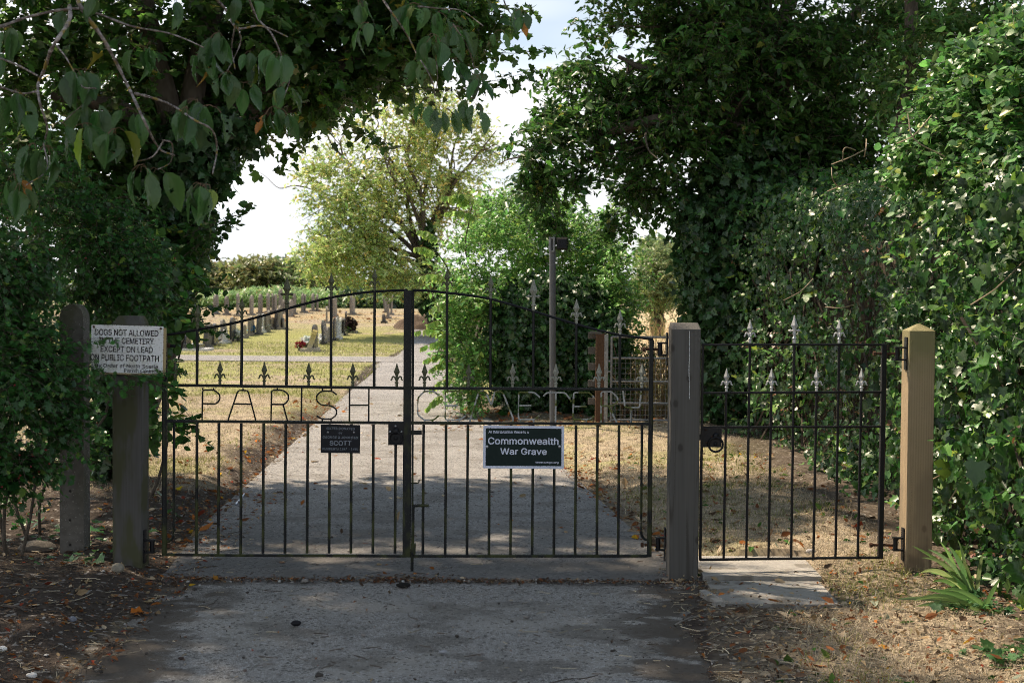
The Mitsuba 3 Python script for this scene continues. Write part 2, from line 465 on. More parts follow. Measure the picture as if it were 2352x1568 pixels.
def sheet(xs, ys, h):
    X, Y = np.meshgrid(xs, ys)
    v = np.stack([X, Y, h(X, Y)], -1).reshape(-1, 3)
    n = len(xs)
    a = (np.arange(len(ys) - 1)[:, None] * n + np.arange(n - 1)).ravel()
    return v, np.vstack([np.stack([a, a + 1, a + n + 1], 1), np.stack([a, a + n + 1, a + n], 1)])


gx = grade(-500, 500, 330, -0.3, 1.6)
gy = np.concatenate([np.linspace(-60, 4.4, 24), np.linspace(4.5, 13, 240), 13 + (np.linspace(0, 1, 220)[1:] ** 2.1) * 700])
k = fresh('ground')
scene[k] = ply(sheet(gx, gy, ground_h), 'mat_ground', smooth=True)
tag(k, 'dry straw lawn and bare leaf strewn soil round the gates', 'ground', kind='structure')


def strip(ys, la, lb, lift, n=14):
    ys = np.asarray(ys)
    t = np.linspace(0, 1, n)
    X = la[:, None] * (1 - t) + lb[:, None] * t
    Y = np.repeat(ys[:, None], n, 1)
    p = np.stack([X, Y, X * 0], -1)
    Z = rise(Y) + lift + (meshkit.fbm(p * 1.5, 3, 21) - 0.5) * 0.012 * (1 - sstep(20, 30, Y))
    v = np.stack([X, Y, Z], -1).reshape(-1, 3)
    a = (np.arange(len(ys) - 1)[:, None] * n + np.arange(n - 1)).ravel()
    return v, np.vstack([np.stack([a, a + 1, a + n + 1], 1), np.stack([a, a + n + 1, a + n], 1)])


ys = np.concatenate([np.linspace(-8, 4.4, 20), np.linspace(4.5, 7.95, 80)])
k = fresh('driveway')
scene[k] = ply(strip(ys, xl(ys) - 0.12, xr(ys) + 0.12, -0.012, 40), 'mat_drive', smooth=True)
tag(k, 'old pale worn tarmac driveway in front of the gates', 'driveway', kind='structure')
ys = np.concatenate([np.linspace(7.93, 30.5, 160), np.linspace(31, 60, 60)])
rng = np.random.default_rng(11)
vv, ff = strip(ys, xl(np.minimum(ys, 31)) - 0.06 - 0.0 * ys, xr(ys) + 0.06, 0.006, 30)
far = ys > 31
la = np.where(far, np.interp(ys, [31, 38, 52, 62], [-3.1, -3.0, -3.5, -4.3]), xl(ys)) - 0.06
vv, ff = strip(ys, la, xr(ys) + 0.06, 0.006, 30)
lip = vv[:, 1] < 7.94
vv[lip, 2] -= 0.018
vv[lip, 1] += (meshkit.noise(np.stack([vv[lip, 0] * 7, vv[lip, 0] * 0, vv[lip, 0] * 0], -1), 3) - 0.5) * 0.03
k = fresh('path')
scene[k] = ply((vv, ff), 'mat_tarmac', smooth=True)
tag(k, 'grey tarmac path running from the gates into the cemetery', 'path', kind='structure')
k = fresh('path')
xs_ = np.linspace(-32, -1.75, 60)
vv, ff = sheet(xs_, np.linspace(34.0, 36.9, 8), lambda X, Y: rise(Y) + 0.012 + (X * 0))
vv[:, 1] += 0.05 * np.sin(vv[:, 0] * 1.3) - 0.02 * (vv[:, 0] + 6)
scene[k] = ply((vv, ff), 'mat_tarmac', smooth=True)
tag(k, 'narrow grey path crossing the lawn towards the graves', 'path', kind='structure')

# paving slabs by the small gate
for (x0, x1, y0, y1, z, lab) in ((1.09, 1.76, 8.0, 8.62, 0.030, 'grey concrete paving slab under the small gate'), (1.085, 1.72, 7.36, 7.962, 0.010, 'grey concrete paving slab in front of the small gate, soil creeping over its edges')):
    m = m3.Manifold.cube((x1 - x0, y1 - y0, 0.05)).translate((x0, y0, z - 0.05))
    v, f = tm(m)
    v[:, 0] += 0.03 * (v[:, 1] - y0)
    solo('paving_slab', (v, f), 'mat_slab', lab, 'paving slab')
ke = loft([np.array([[1.02, 7.62, z], [1.07, 7.63, z], [1.115, 7.32, z], [1.065, 7.31, z]]) for z in (-0.06, 0.028)])
solo('edging_kerb', ke, 'mat_slab', 'thin concrete edging strip between the driveway and paving slab', 'kerb')

# ------------------------------------------------------------------ posts


def rings_post(cx, cy, rings, w, d, c=0.006):
    """rings: (z, scale w inset, scale d inset, front-only?)"""
    out = []
    for z, iw, idf, idb in rings:
        q = crect(w - 2 * iw, d - idf - idb, c)
        out.append(np.column_stack([q[:, 0] + cx, q[:, 1] + cy + (idf - idb) / 2, np.full(8, z)]))
    return loft(out)


# old wooden post, hinge side of the first leaf
def hinge(owner, pz, xface, yc, sgn, reach, mat='mat_iron_clean', h=0.10):
    """Bracket on a post: plate on the face, two lugs and the pin; sgn is the way it reaches."""
    plate = box((xface + sgn * 0.004, yc, pz), (0.008, 0.05, h * 1.9))
    a = box((xface + sgn * (0.008 + reach / 2), yc, pz + h * 0.35), (reach, 0.035, 0.009))
    b = box((xface + sgn * (0.008 + reach / 2), yc, pz - h * 0.35), (reach, 0.035, 0.009))
    pin = trimesh.creation.cylinder(0.0135, h * 0.7, sections=14)
    pin = (np.array(pin.vertices) + [xface + sgn * reach * 0.85, yc, pz], np.array(pin.faces))
    hp = part(owner, 'hinge_bracket', cat([plate, a, b]), mat)
    part(owner + '__' + hp.split('__')[1], 'pin', pin, mat, smooth=40)


def eyebolt(owner, x0, x1, y, z, mat='mat_iron_clean'):
    v, f = tube([[x0, y, z], [x1, y, z]], 0.008, 8)
    n1 = trimesh.creation.cylinder(0.014, 0.016, sections=6)
    M = trimesh.transformations.rotation_matrix(math.pi / 2, [0, 1, 0])
    nv = trimesh.transform_points(n1.vertices, M) + [x1 + (0.012 if x1 > x0 else -0.012), y, z]
    part(owner, 'hinge_bolt', cat([(v, f), (nv, np.array(n1.faces))]), 'mat_rust')


a, b = P(255, 1310, 8.13), P(322, 1316, 8.13)
w1 = b[0] - a[0]
cx1, cy1 = (a[0] + b[0]) / 2 + 0.008, 8.13 + 0.085
zt = P(300, 725, 8.25)[2]
POST1 = thing('wooden_gate_post', 'weathered grey green square wooden post carrying the white notice', 'gate post')
part(POST1, 'shaft', rings_post(cx1, cy1, [(-0.15, 0, 0, 0), (zt - 0.042, 0, 0, 0), (zt, 0.022, 0.045, 0.0)], w1, 0.17, 0.007), 'mat_wood_old', smooth=20)
x1face = cx1 + w1 / 2
hinge(POST1, P(345, 1253, 8.2)[2], x1face, 8.19, 1, 0.055)

a, b = P(1532, 1335, 7.99), P(1601, 1335, 7.99)
w2 = 0.165
cx2, cy2 = b[0] - w2 / 2 + 0.006, 7.99 + 0.0825
zt2 = P(1570, 741, 8.12)[2]
POST2 = thing('wooden_gate_post', 'dark grey square wooden post with a white streak between the two gateways', 'gate post')
part(POST2, 'shaft', rings_post(cx2, cy2, [(-0.15, 0, 0, 0), (zt2 - 0.035, 0, 0, 0), (zt2, 0.008, 0.07, 0.0)], w2, 0.165, 0.006), 'mat_wood_old', smooth=20)
st = curve([P(1583, 760, 7.987), P(1584, 800, 7.987), P(1582.5, 850, 7.987), P(1584, 905, 7.987), P(1583, 917, 7.987)], 6)
part(POST2, 'streak', tubes(st[None], 0.0016, 5), 'mat_sign_white', label='white bird dropping streak running down the front')
x2l, x2r = cx2 - w2 / 2, cx2 + w2 / 2
hinge(POST2, P(1521, 802, 8.15)[2], x2l, 8.19, -1, 0.05)
hinge(POST2, P(1521, 1251, 8.15)[2], x2l, 8.19, -1, 0.05)

a, b = P(2077, 1250, 8.16), P(2136, 1250, 8.16)
w3 = b[0] - a[0]
cx3, cy3 = (a[0] + b[0]) / 2 + 0.012, 8.16 + 0.08
zt3, ze3 = P(2109, 743, 8.24)[2], P(2109, 760, 8.16)[2]
POST3 = thing('wooden_gate_post', 'new pale pine post with a pyramid top beside the ivy hedge', 'gate post')
part(POST3, 'shaft', rings_post(cx3, cy3, [(-0.15, 0, 0, 0), (ze3, 0, 0, 0), (zt3, w3 / 2 - 0.007, 0.078, 0.078)], w3, 0.16, 0.004), 'mat_wood_new', smooth=20)
x3l = cx3 - w3 / 2
hinge(POST3, P(2060, 812, 8.2)[2], x3l, 8.22, -1, 0.062)
hinge(POST3, P(2060, 1250, 8.2)[2], x3l, 8.22, -1, 0.055)

# concrete post with a rounded top
a, b = P(133, 1292, 8.42), P(188, 1296, 8.42)
wc = b[0] - a[0]
ztc = P(180, 698, 8.5)[2]
pts = [(-wc / 2, -0.2), (wc / 2, -0.2)] + [(wc / 2 * math.cos(t), ztc - 0.085 + 0.085 * math.sin(t)) for t in np.linspace(0, math.pi, 14)]
cs = m3.CrossSection([np.array(pts)]).offset(-0.006, m3.JoinType.Round).offset(0.006, m3.JoinType.Round)
mc = m3.Manifold.extrude(cs, 0.125).rotate((90, 0, 0)).translate(((a[0] + b[0]) / 2 + 0.012, 8.42 + 0.125, 0))
for Yh in (1046, 1127, 1194, 1251):
    h = P(161, Yh, 8.42)
    mc = mc - m3.Manifold.cylinder(0.07, 0.0075, 0.0075, 16).rotate((90, 0, 0)).translate((h[0], 8.45, h[2]))
hs = P(207, 790, 8.48)
mc = mc - m3.Manifold.cylinder(0.07, 0.0085, 0.0085, 16).rotate((0, 90, 0)).translate(((b[0]) - 0.01, 8.5, hs[2]))
POSTC = thing('concrete_post', 'mossy concrete fence post with a rounded top and bolt holes', 'fence post')
part(POSTC, 'shaft', tm(mc), 'mat_concrete', smooth=35)
wp = curve([[b[0] + 0.0, 8.5, hs[2]], [b[0] + 0.06, 8.5, hs[2] - 0.005], [b[0] + 0.1, 8.52, hs[2] - 0.035]], 6)
part(POSTC, 'bolt', tube(wp, 0.006, 6), 'mat_rust')

# ------------------------------------------------------------------ gates
GD = 8.19


def lathe(profile, n=12, phase=0.0):
    ang = np.arange(n) / n * 2 * np.pi + phase
    return loft([np.column_stack([r * np.cos(ang), r * np.sin(ang), np.full(n, z)]) for r, z in profile])


def scroll(s, axis):
    """A drooping leaf scroll, in units of finial height."""
    c = curve([(0.03, 0, 0.27), (0.07, 0, 0.37), (0.13, 0, 0.435), (0.19, 0, 0.40), (0.205, 0, 0.33), (0.235, 0, 0.285), (0.27, 0, 0.30)], 5)
    r = np.interp(np.linspace(0, 1, len(c)), [0, 0.3, 0.6, 0.85, 1], [0.035, 0.036, 0.034, 0.03, 0.012])
    v, f = tubes(c[None], r[None], 7)
    v[:, 1] *= 0.85
    v[:, 0] *= s
    if axis:
        v = v[:, [1, 0, 2]] * [1, 0.72, 1]
    return v, f


def finial_mesh(cross=False):
    base = lathe([(0.055, 0.0), (0.06, 0.03), (0.06, 0.10), (0.05, 0.13), (0.075, 0.145), (0.085, 0.175), (0.07, 0.20), (0.048, 0.225), (0.052, 0.30), (0.062, 0.36), (0.05, 0.43)], 14)
    spear = lathe([(0.05, 0.42), (0.062, 0.47), (0.085, 0.55), (0.128, 0.615), (0.132, 0.635), (0.11, 0.68), (0.06, 0.83), (0.028, 0.94), (0.022, 0.985), (0.008, 1.0)], 4, 0.0)
    if cross:
        arms = []
        for s in (-1, 1):
            x = np.array([0.02, 0.07, 0.115, 0.15, 0.185, 0.22])
            hh = np.array([0.055, 0.038, 0.03, 0.062, 0.035, 0.006])
            arms.append(loft([np.array([[s * a, -0.045, 0.45], [s * a, 0, 0.45 + h], [s * a, 0.045, 0.45], [s * a, 0, 0.45 - h]]) for a, h in zip(x, hh)]))
        return cat([base, spear] + arms)
    ridge = [tubes(np.array([[[0.0, -0.06, 0.26], [0.0, -0.085, 0.34], [0.0, -0.07, 0.42]]]), 0.014, 5)]
    return cat([base, spear, scroll(1, 0), scroll(-1, 0), scroll(1, 1), scroll(-1, 1)] + ridge)


FIN, FINX = finial_mesh(), finial_mesh(True)


def finial(owner, base, tip, mat, cross=False):
    v, f = FINX if cross else FIN
    h = np.linalg.norm(tip - base)
    t = (tip - base) / h
    vv = np.column_stack([v[:, 0] * h + base[0] + v[:, 2] * h * t[0], v[:, 1] * h + base[1] + v[:, 2] * h * t[1], v[:, 2] * h * t[2] + base[2]])
    part(owner, 'finial', (vv, f), mat, smooth=35)


def lines(polys, depth, r, fx, fy):
    """Bent round rod through several polylines given in a crop's pixels."""
    out = []
    for poly in polys:
        q = np.array([P(fx(x), fy(y), depth) for x, y in poly])
        if len(q) > 2:                                      # soften the bends
            s = [q[0]]
            for i in range(1, len(q) - 1):
                d0, d1 = np.linalg.norm(q[i] - q[i - 1]), np.linalg.norm(q[i + 1] - q[i])
                e0, e1 = min(0.012, d0 * 0.4), min(0.012, d1 * 0.4)
                s += [q[i] + (q[i - 1] - q[i]) * e0 / d0, (q[i] * 2 + (q[i - 1] - q[i]) * e0 / d0 * 0.5 + (q[i + 1] - q[i]) * e1 / d1 * 0.5) / 2, q[i] + (q[i + 1] - q[i]) * e1 / d1]
            q = np.array(s + [q[-1]])
        out.append(tubes(q[None], r, 6))
    return cat(out)


RAIL = 0.0155
# ---- first leaf (PARISH)
G1 = thing('driveway_gate', 'black iron gate leaf lettered PARISH with green stained bars', 'gate')
part(G1, 'stile', bar(P(378, 1276, GD), P(378.5, 768, GD), 0.027, 0.03), 'mat_iron')
part(G1, 'stile', bar(P(934, 1279, GD - 0.004), P(937, 667, GD - 0.004), 0.047, 0.012, 0.002), 'mat_iron', label='wide flat closing bar down the middle of the gateway')
up_l = [(383, 884), (927, 891)]
lo_l = [(383, 966.5), (927, 971)]
bt_l = [(378, 1273), (932, 1276)]


def lerp(pr, x):
    (x0, y0), (x1, y1) = pr
    return y0 + (y1 - y0) * (x - x0) / (x1 - x0)


for pr in (up_l, lo_l, bt_l):
    part(G1, 'rail', bar(P(*pr[0], GD), P(*pr[1], GD), RAIL, 0.026, 0.002), 'mat_iron')
cu = [(378, 769.5), (416, 764), (453.5, 756.7), (505, 748.5), (555.5, 737.5), (608, 724), (659, 709), (711, 695), (761, 683), (811, 675), (861, 669.5), (927, 666.5), (936, 666.5)]
cu3 = curve([P(x, y, GD) for x, y in cu], 4)
part(G1, 'arched_rail', tubes(cu3[None], 0.0085, 6), 'mat_iron', smooth=40)
cuv = lambda c, x: float(np.interp(x, [p[0] for p in c], [p[1] for p in c]))
low_x = [398, 451, 501.3, 552.7, 604, 654.6, 705.3, 755.9, 805.8, 856.3, 907.3]
for i, x in enumerate(low_x):
    xt = x + 1.6
    if i == 0:
        q = curve([P(383, 1243, GD), P(392, 1239, GD), P(398, 1228, GD), P(398.6, 1200, GD), P(400, 971, GD)], 5)
        part(G1, 'picket', tubes(q[None], 0.0075, 8), 'mat_iron', smooth=40, label='bent picket meeting the stile near its foot')
    else:
        part(G1, 'picket', bar(P(x, 1270, GD), P(xt, lerp(lo_l, xt) + 4, GD), 0.0155, 0.0155, 0.004), 'mat_iron')
hi_x = [453.5, 555.5, 659, 761, 860.5]
for i, x in enumerate(hi_x):
    part(G1, 'picket', bar(P(x - 1, lerp(up_l, x) - 3, GD), P(x, cuv(cu, x), GD), 0.0155, 0.0155, 0.004), 'mat_iron')
    tip = {453.5: 702, 555.5: 684, 659: 636, 761: 626, 860.5: 618}[x]
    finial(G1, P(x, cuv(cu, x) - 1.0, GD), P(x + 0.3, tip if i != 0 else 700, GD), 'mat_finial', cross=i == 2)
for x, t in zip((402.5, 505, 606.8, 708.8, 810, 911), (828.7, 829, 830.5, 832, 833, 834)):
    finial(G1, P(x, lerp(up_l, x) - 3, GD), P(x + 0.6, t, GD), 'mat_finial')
lx, ly = (lambda c: 367.5 + c * 0.27344), (lambda c: 826.9 + c * 0.27344)
LET1 = [
    [[(353, 508), (358, 250), (455, 250), (503, 290), (503, 332), (472, 367), (356, 364)], [(360, 232), (358, 250)], [(450, 232), (450, 250)]],
    [[(572, 512), (574, 495), (655, 254), (738, 254), (801, 490), (803, 512)], [(622, 366), (768, 369)], [(697, 232), (697, 254)]],
    [[(932, 514), (937, 252), (1036, 252), (1080, 290), (1078, 337), (1046, 372), (936, 371)], [(1034, 372), (1067, 495), (1072, 514)], [(987, 234), (987, 252)]],
    [[(1191, 236), (1186, 516)]],
    [[(1485, 290), (1447, 260), (1355, 260), (1315, 296), (1315, 340), (1352, 376), (1442, 383), (1485, 416), (1482, 460), (1440, 494), (1356, 493), (1315, 465)], [(1364, 236), (1365, 260)], [(1440, 236), (1440, 260)], [(1363, 494), (1363, 518)], [(1437, 494), (1436, 518)]],
    [[(1592, 238), (1591, 520)], [(1755, 238), (1753, 521)], [(1592, 378), (1755, 378)]],
]
for L, ch in zip(LET1, 'PARISH'):
    part(G1, 'letter', lines(L, GD, 0.0050, lx, ly), 'mat_iron', smooth=40, label=f'bent rod letter {ch}')
# latch
lp = P(909.5, 997, GD - 0.013)
latch = part(G1, 'latch_plate', box((lp[0], GD - 0.012, lp[2]), (0.09, 0.007, 0.125)), 'mat_iron_clean')


def ring_mesh(c, r, t, n=24, m=8):
    a = np.linspace(0, 2 * np.pi, n, endpoint=False)
    ring = np.array([[c[0] + r * math.cos(x), c[1], c[2] + r * math.sin(x)] for x in np.append(a, a[0])])
    return tubes(ring[None], t, m)


def bolt_head(c, r, d=0.006):
    m = trimesh.creation.icosphere(1, r)
    return np.array(m.vertices) * [1, d / r, 1] + c, np.array(m.faces)


part(latch, 'ring_handle', ring_mesh(P(909, 1006, GD - 0.03), 0.036, 0.0055), 'mat_iron_clean', smooth=40)
part(latch, 'boss', cat([bolt_head(P(909, 990, GD - 0.02), 0.021, 0.016), bolt_head(P(909, 1006, GD - 0.018), 0.012, 0.008)]), 'mat_iron_clean', smooth=40)
part(latch, 'screw', cat([bolt_head(P(908.5, 978, GD - 0.017), 0.006), bolt_head(P(896, 991, GD - 0.017), 0.006), bolt_head(P(922, 991, GD - 0.017), 0.006)]), 'mat_steel', smooth=40)
part(G1, 'bolt_tongue', bar(P(940, 993, GD + 0.004), P(969, 993, GD + 0.004), 0.026, 0.008, 0.001), 'mat_iron')
eyebolt(G1, x1face + 0.05, P(383, 1253, GD)[0], GD, P(345, 1253, GD)[2])
eyebolt(G1, x1face + 0.05, P(383, 793, GD)[0], GD, P(345, 793, GD)[2])
tb = P(403, 794.5, GD)
part(G1, 'bolt_end', tubes(np.array([[P(380, 794.5, GD), tb]]), 0.0095, 8), 'mat_iron')

# ---- second leaf (CEMETERY)
G2 = thing('driveway_gate', 'black iron gate leaf lettered CEMETERY with grey flaking spear tops', 'gate')
up_r = [(945, 890.8), (1492, 893.8)]
lo_r = [(945, 970.8), (1491, 973)]
bt_r = [(944, 1276), (1487, 1276)]
part(G2, 'stile', bar(P(1491, 1278, GD), P(1496.5, 781, GD), 0.026, 0.03), 'mat_iron')
part(G2, 'stile', bar(P(947, 1276, GD + 0.008), P(949, 668, GD + 0.008), 0.012, 0.012, 0.002), 'mat_iron')
for pr in (up_r, lo_r, bt_r):
    part(G2, 'rail', bar(P(*pr[0], GD), P(*pr[1], GD), RAIL, 0.026, 0.002), 'mat_iron')
cr = [(947, 666.3), (985, 668), (1026.8, 672.5), (1075, 678), (1127, 686.6), (1176, 700), (1225.4, 714.5), (1275, 730), (1323.9, 744.4), (1374, 758), (1424, 768.8), (1462, 774.5), (1500, 778.8)]
cr3 = curve([P(x, y, GD) for x, y in cr], 4)
part(G2, 'arched_rail', tubes(cr3[None], 0.0085, 6), 'mat_iron', smooth=40)
low_r = [971, 1022.6, 1072.5, 1122.8, 1172.4, 1222.3, 1271.9, 1321, 1370.6, 1419.9, 1472.6]
for i, x in enumerate(low_r):
    xt = x + 2.0
    if i == 10:
        q = curve([P(1488, 1240, GD), P(1478, 1235, GD), P(1472.8, 1222, GD), P(1472.6, 1190, GD), P(1474.5, 976, GD)], 5)
        part(G2, 'picket', tubes(q[None], 0.0075, 8), 'mat_iron', smooth=40, label='bent picket meeting the stile near its foot')
    else:
        part(G2, 'picket', bar(P(x, 1272, GD), P(xt, lerp(lo_r, xt) + 4, GD), 0.0155, 0.0155, 0.004), 'mat_iron')
for i, (x, t) in enumerate(zip((1026.8, 1127, 1225.4, 1323.9, 1424), (618, 633, 641, 687, 712))):
    part(G2, 'picket', bar(P(x - 0.6, lerp(up_r, x) - 3, GD), P(x, cuv(cr, x), GD), 0.0155, 0.0155, 0.004), 'mat_iron')
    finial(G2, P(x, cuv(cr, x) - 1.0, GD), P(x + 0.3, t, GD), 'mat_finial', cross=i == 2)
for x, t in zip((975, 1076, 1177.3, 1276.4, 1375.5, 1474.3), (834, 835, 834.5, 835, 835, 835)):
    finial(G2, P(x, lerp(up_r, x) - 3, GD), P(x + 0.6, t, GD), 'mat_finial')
lx, ly = (lambda c: 735 + c * 0.35157), (lambda c: 505.3 + c * 0.35157)
LET2 = [
    [[(780, 1147), (742, 1118), (682, 1118), (640, 1160), (638, 1270), (680, 1306), (742, 1306), (776, 1277)], [(683, 1102), (683, 1118)], [(738, 1102), (738, 1118)], [(684, 1306), (684, 1324)], [(736, 1306), (736, 1324)]],
    [[(948, 1150), (912, 1118), (818, 1118), (818, 1305), (916, 1305), (952, 1277)], [(818, 1212), (900, 1212)], [(835, 1102), (835, 1118)], [(910, 1102), (910, 1118)], [(835, 1305), (835, 1324)], [(910, 1305), (910, 1324)]],
    [[(977, 1326), (980, 1310), (1038, 1119), (1082, 1119), (1120, 1212), (1142, 1119), (1180, 1119), (1196, 1130), (1260, 1290), (1262, 1326)], [(1062, 1102), (1062, 1119)], [(1166, 1102), (1166, 1119)]],
    [[(1436, 1157), (1398, 1124), (1298, 1124), (1296, 1302), (1402, 1303), (1433, 1275)], [(1303, 1212), (1380, 1210)], [(1310, 1303), (1310, 1324)], [(1396, 1303), (1396, 1324)]],
    [[(1460, 1150), (1480, 1127), (1602, 1127), (1630, 1165), (1642, 1186)], [(1541, 1127), (1539, 1326)]],
    [[(1790, 1157), (1760, 1126), (1658, 1126), (1652, 1300), (1762, 1303), (1794, 1277)], [(1662, 1217), (1742, 1217)], [(1660, 1303), (1660, 1326)], [(1742, 1303), (1742, 1326)]],
    [[(1836, 1326), (1838, 1120), (1905, 1120), (1946, 1160), (1944, 1188), (1915, 1213), (1842, 1214)], [(1885, 1213), (1940, 1326)], [(1880, 1104), (1880, 1120)]],
    [[(1979, 1106), (1992, 1222), (2088, 1226), (2100, 1106)], [(2034, 1224), (2033, 1326)]],
]
for L, ch in zip(LET2, 'CEMETERY'):
    part(G2, 'letter', lines(L, GD, 0.0052, lx, ly), 'mat_letter', smooth=40, label=f'bent rod letter {ch}')
# drop bolt
db = cat([tubes(curve([P(985, 1160.5, GD - 0.012), P(956, 1160.5, GD - 0.012), P(950, 1163, GD - 0.012), P(949, 1172, GD - 0.012), P(947.5, 1250, GD - 0.012), P(945.5, 1334, GD - 0.012)], 6)[None], 0.0088, 8)])
part(G2, 'drop_bolt', db, 'mat_iron', smooth=40, label='cranked drop bolt reaching down to the tarmac')
part(G2, 'bolt_guide', cat([bar(P(950, 1247, GD - 0.012), P(949, 1272, GD - 0.012), 0.026, 0.026, 0.003), tubes(curve([P(944, 1108.5, GD), P(958, 1108.5, GD), P(962, 1107, GD), P(962.5, 1101, GD)], 5)[None], 0.0045, 6)]), 'mat_iron')
eyebolt(G2, x2l - 0.045, P(1480, 1251, GD)[0], GD, P(1521, 1251, GD)[2])
eyebolt(G2, x2l - 0.045, P(1484, 802, GD)[0], GD, P(1521, 802, GD)[2])
# wire twist on the second leaf
part(G2, 'wire', cat([tubes(curve([P(1309, 850, GD - .012), P(1322, 846, GD - .02), P(1333, 842, GD - .02), P(1335, 836, GD - .02), P(1330, 833, GD - .012), P(1322, 833.5, GD - .012)], 5)[None], 0.0012, 4),
                      tubes(curve([P(1449, 936, GD), P(1451, 955, GD - .01), P(1449, 972, GD - .014), P(1446, 984, GD - .014)], 5)[None], 0.0016, 4)]), 'mat_iron_clean')

# ---- pedestrian gate
G3 = thing('pedestrian_gate', 'small single black iron gate with clean silver spear tops', 'gate')


def gd(X):
    return 8.10 + 0.14 * (X - 1610) / 420.0


def Q(X, Y):
    return P(X, Y, gd(X))


part(G3, 'stile', bar(Q(1608.5, 1286), Q(1614, 790), 0.014, 0.022, 0.002), 'mat_iron_clean')
part(G3, 'stile', bar(Q(2021.5, 1281), Q(2030.5, 790), 0.028, 0.038, 0.003), 'mat_iron_clean')
RP = {'t': [(1612, 791.3), (2030, 791.3)], 'u': [(1613, 902), (2025, 900)], 'm': [(1612, 981), (2024, 979.3)], 'b': [(1607, 1284.5), (2021, 1279.5)]}
for pr in RP.values():
    part(G3, 'rail', bar(Q(*pr[0]), Q(*pr[1]), 0.0125, 0.024, 0.002), 'mat_iron_clean')
tx = [1668.4, 1721.9, 1771.8, 1823.8, 1875.5, 1926.8, 1978.5]
bx = [1662, 1714, 1765, 1817, 1868, 1919, 1970]
for i, (t, b_) in enumerate(zip(tx, bx)):
    if i % 2:
        part(G3, 'picket', bar(Q(b_, 1281), Q(t + 0.8, 791), 0.014, 0.014, 0.0035), 'mat_iron_clean')
        finial(G3, Q(t + 0.8, 788), Q(t + 1.0, (0, 733.8, 0, 724, 0, 733.8)[i]), 'mat_silver', cross=i == 3)
    else:
        part(G3, 'picket', bar(Q(b_, 1281), Q(t, 900), 0.014, 0.014, 0.0035), 'mat_iron_clean')
        finial(G3, Q(t + 0.3, 899), Q(t + 0.5, 845.6), 'mat_silver')
lp = Q(1634, 1003.5)
lat = part(G3, 'latch_plate', box((lp[0], lp[1] - 0.016, lp[2]), (0.112, 0.007, 0.112)), 'mat_iron_clean')
part(lat, 'ring_handle', ring_mesh(Q(1642, 1019) - [0, 0.036, 0], 0.041, 0.006), 'mat_iron_clean', smooth=40)
part(lat, 'boss', cat([bolt_head(Q(1643, 1000) - [0, 0.022, 0], 0.02, 0.016), bolt_head(Q(1642, 1018) - [0, 0.021, 0], 0.012, 0.01)]), 'mat_iron_clean', smooth=40)
part(lat, 'screw', cat([bolt_head(Q(1620, 986) - [0, .02, 0], 0.005), bolt_head(Q(1622, 1015) - [0, .02, 0], 0.005), bolt_head(Q(1634, 1002) - [0, .02, 0], 0.005), bolt_head(Q(1656, 1001) - [0, .02, 0], 0.005)]), 'mat_rust', smooth=40)
kp = Q(1606, 1004)
part(POST2, 'latch_keeper', box((x2r + 0.014, kp[1], kp[2]), (0.026, 0.03, 0.03)), 'mat_iron_clean')
for Yz in (812, 1251):
    z = Q(2045, Yz)[2]
    eyebolt(G3, x3l - 0.055, Q(2014 if Yz < 1000 else 2006, Yz)[0], gd(2030), z)

# ------------------------------------------------------------------ signs
ROT = np.array([[1, 0, 0], [0, 0, -1], [0, 1, 0]], float)


def text(s, c, width, height, depth=0.0016, bold=True, anchor='c', tilt=0.0):
    """Raised lettering on a face that looks towards -y, fitted to width x cap height, centred on c."""
    m = meshkit.text_mesh(s, height, depth, bold)
    v = np.array(m.vertices)
    v[:, 1] -= height / 2
    w = v[:, 0].max() - v[:, 0].min()
    v[:, 0] = (v[:, 0] - v[:, 0].min()) / w - {'c': 0.5, 'l': 0.0, 'r': 1.0}[anchor]
    v[:, 0] *= width
    v = v @ ROT.T
    R = np.array([[math.cos(tilt), 0, -math.sin(tilt)], [0, 1, 0], [math.sin(tilt), 0, math.cos(tilt)]])
    return v @ R.T + np.asarray(c), np.array(m.faces)


def panel(c, w, h, t, r, tilt=0.0):
    """Rounded sheet facing -y whose front is at c's y."""
    cs = m3.CrossSection.square((w - 2 * r, h - 2 * r), True).offset(r, m3.JoinType.Round, 2, 24) if r else m3.CrossSection.square((w, h), True)
    m = m3.Manifold.extrude(cs, t).rotate((90, 0, 0)).translate((0, t, 0))
    v, f = tm(m)
    R = np.array([[math.cos(tilt), 0, -math.sin(tilt)], [0, 1, 0], [math.sin(tilt), 0, math.cos(tilt)]])
    return v @ R.T + np.asarray(c), f


# notice on the old post
SD = 8.085
S1 = thing('notice_board', 'white weathered dog notice on the old post, half hidden by hawthorn', 'sign')
sx, sy = (lambda c: 183.75 + c * 0.16406), (lambda c: 716.6 + c * 0.16406)
tl, tr, bl, br = (np.array(q) for q in ((210, 745.3), (375.4, 749.4), (208.4, 854.4), (373.2, 858.5)))
c2 = (tl + tr + bl + br) / 4
cS = P(c2[0], c2[1], SD)
wS, hS = np.linalg.norm(tr - tl) / PXM(SD), np.linalg.norm(tl - bl) / PXM(SD)
tilt = -math.atan2(4.1, 165.4) + ROLL
part(S1, 'panel', panel(cS, wS, hS, 0.004, 0.004, tilt), 'mat_sign_white')
part(S1, 'backboard', panel(cS + [0.012, 0.006, -0.010], wS, hS, 0.022, 0, tilt), 'mat_backboard', label='pale wooden board behind the notice')


def st_line(s, cx, cy, wpx, cap, off=0.0017):
    c = P(sx(cx), sy(cy), SD - 0.0005)
    return text(s, c + np.array([0, 0.0, 0]), wpx * 0.16406 / PXM(SD), cap * 0.16406 / PXM(SD), 0.0012, True, 'c', tilt)


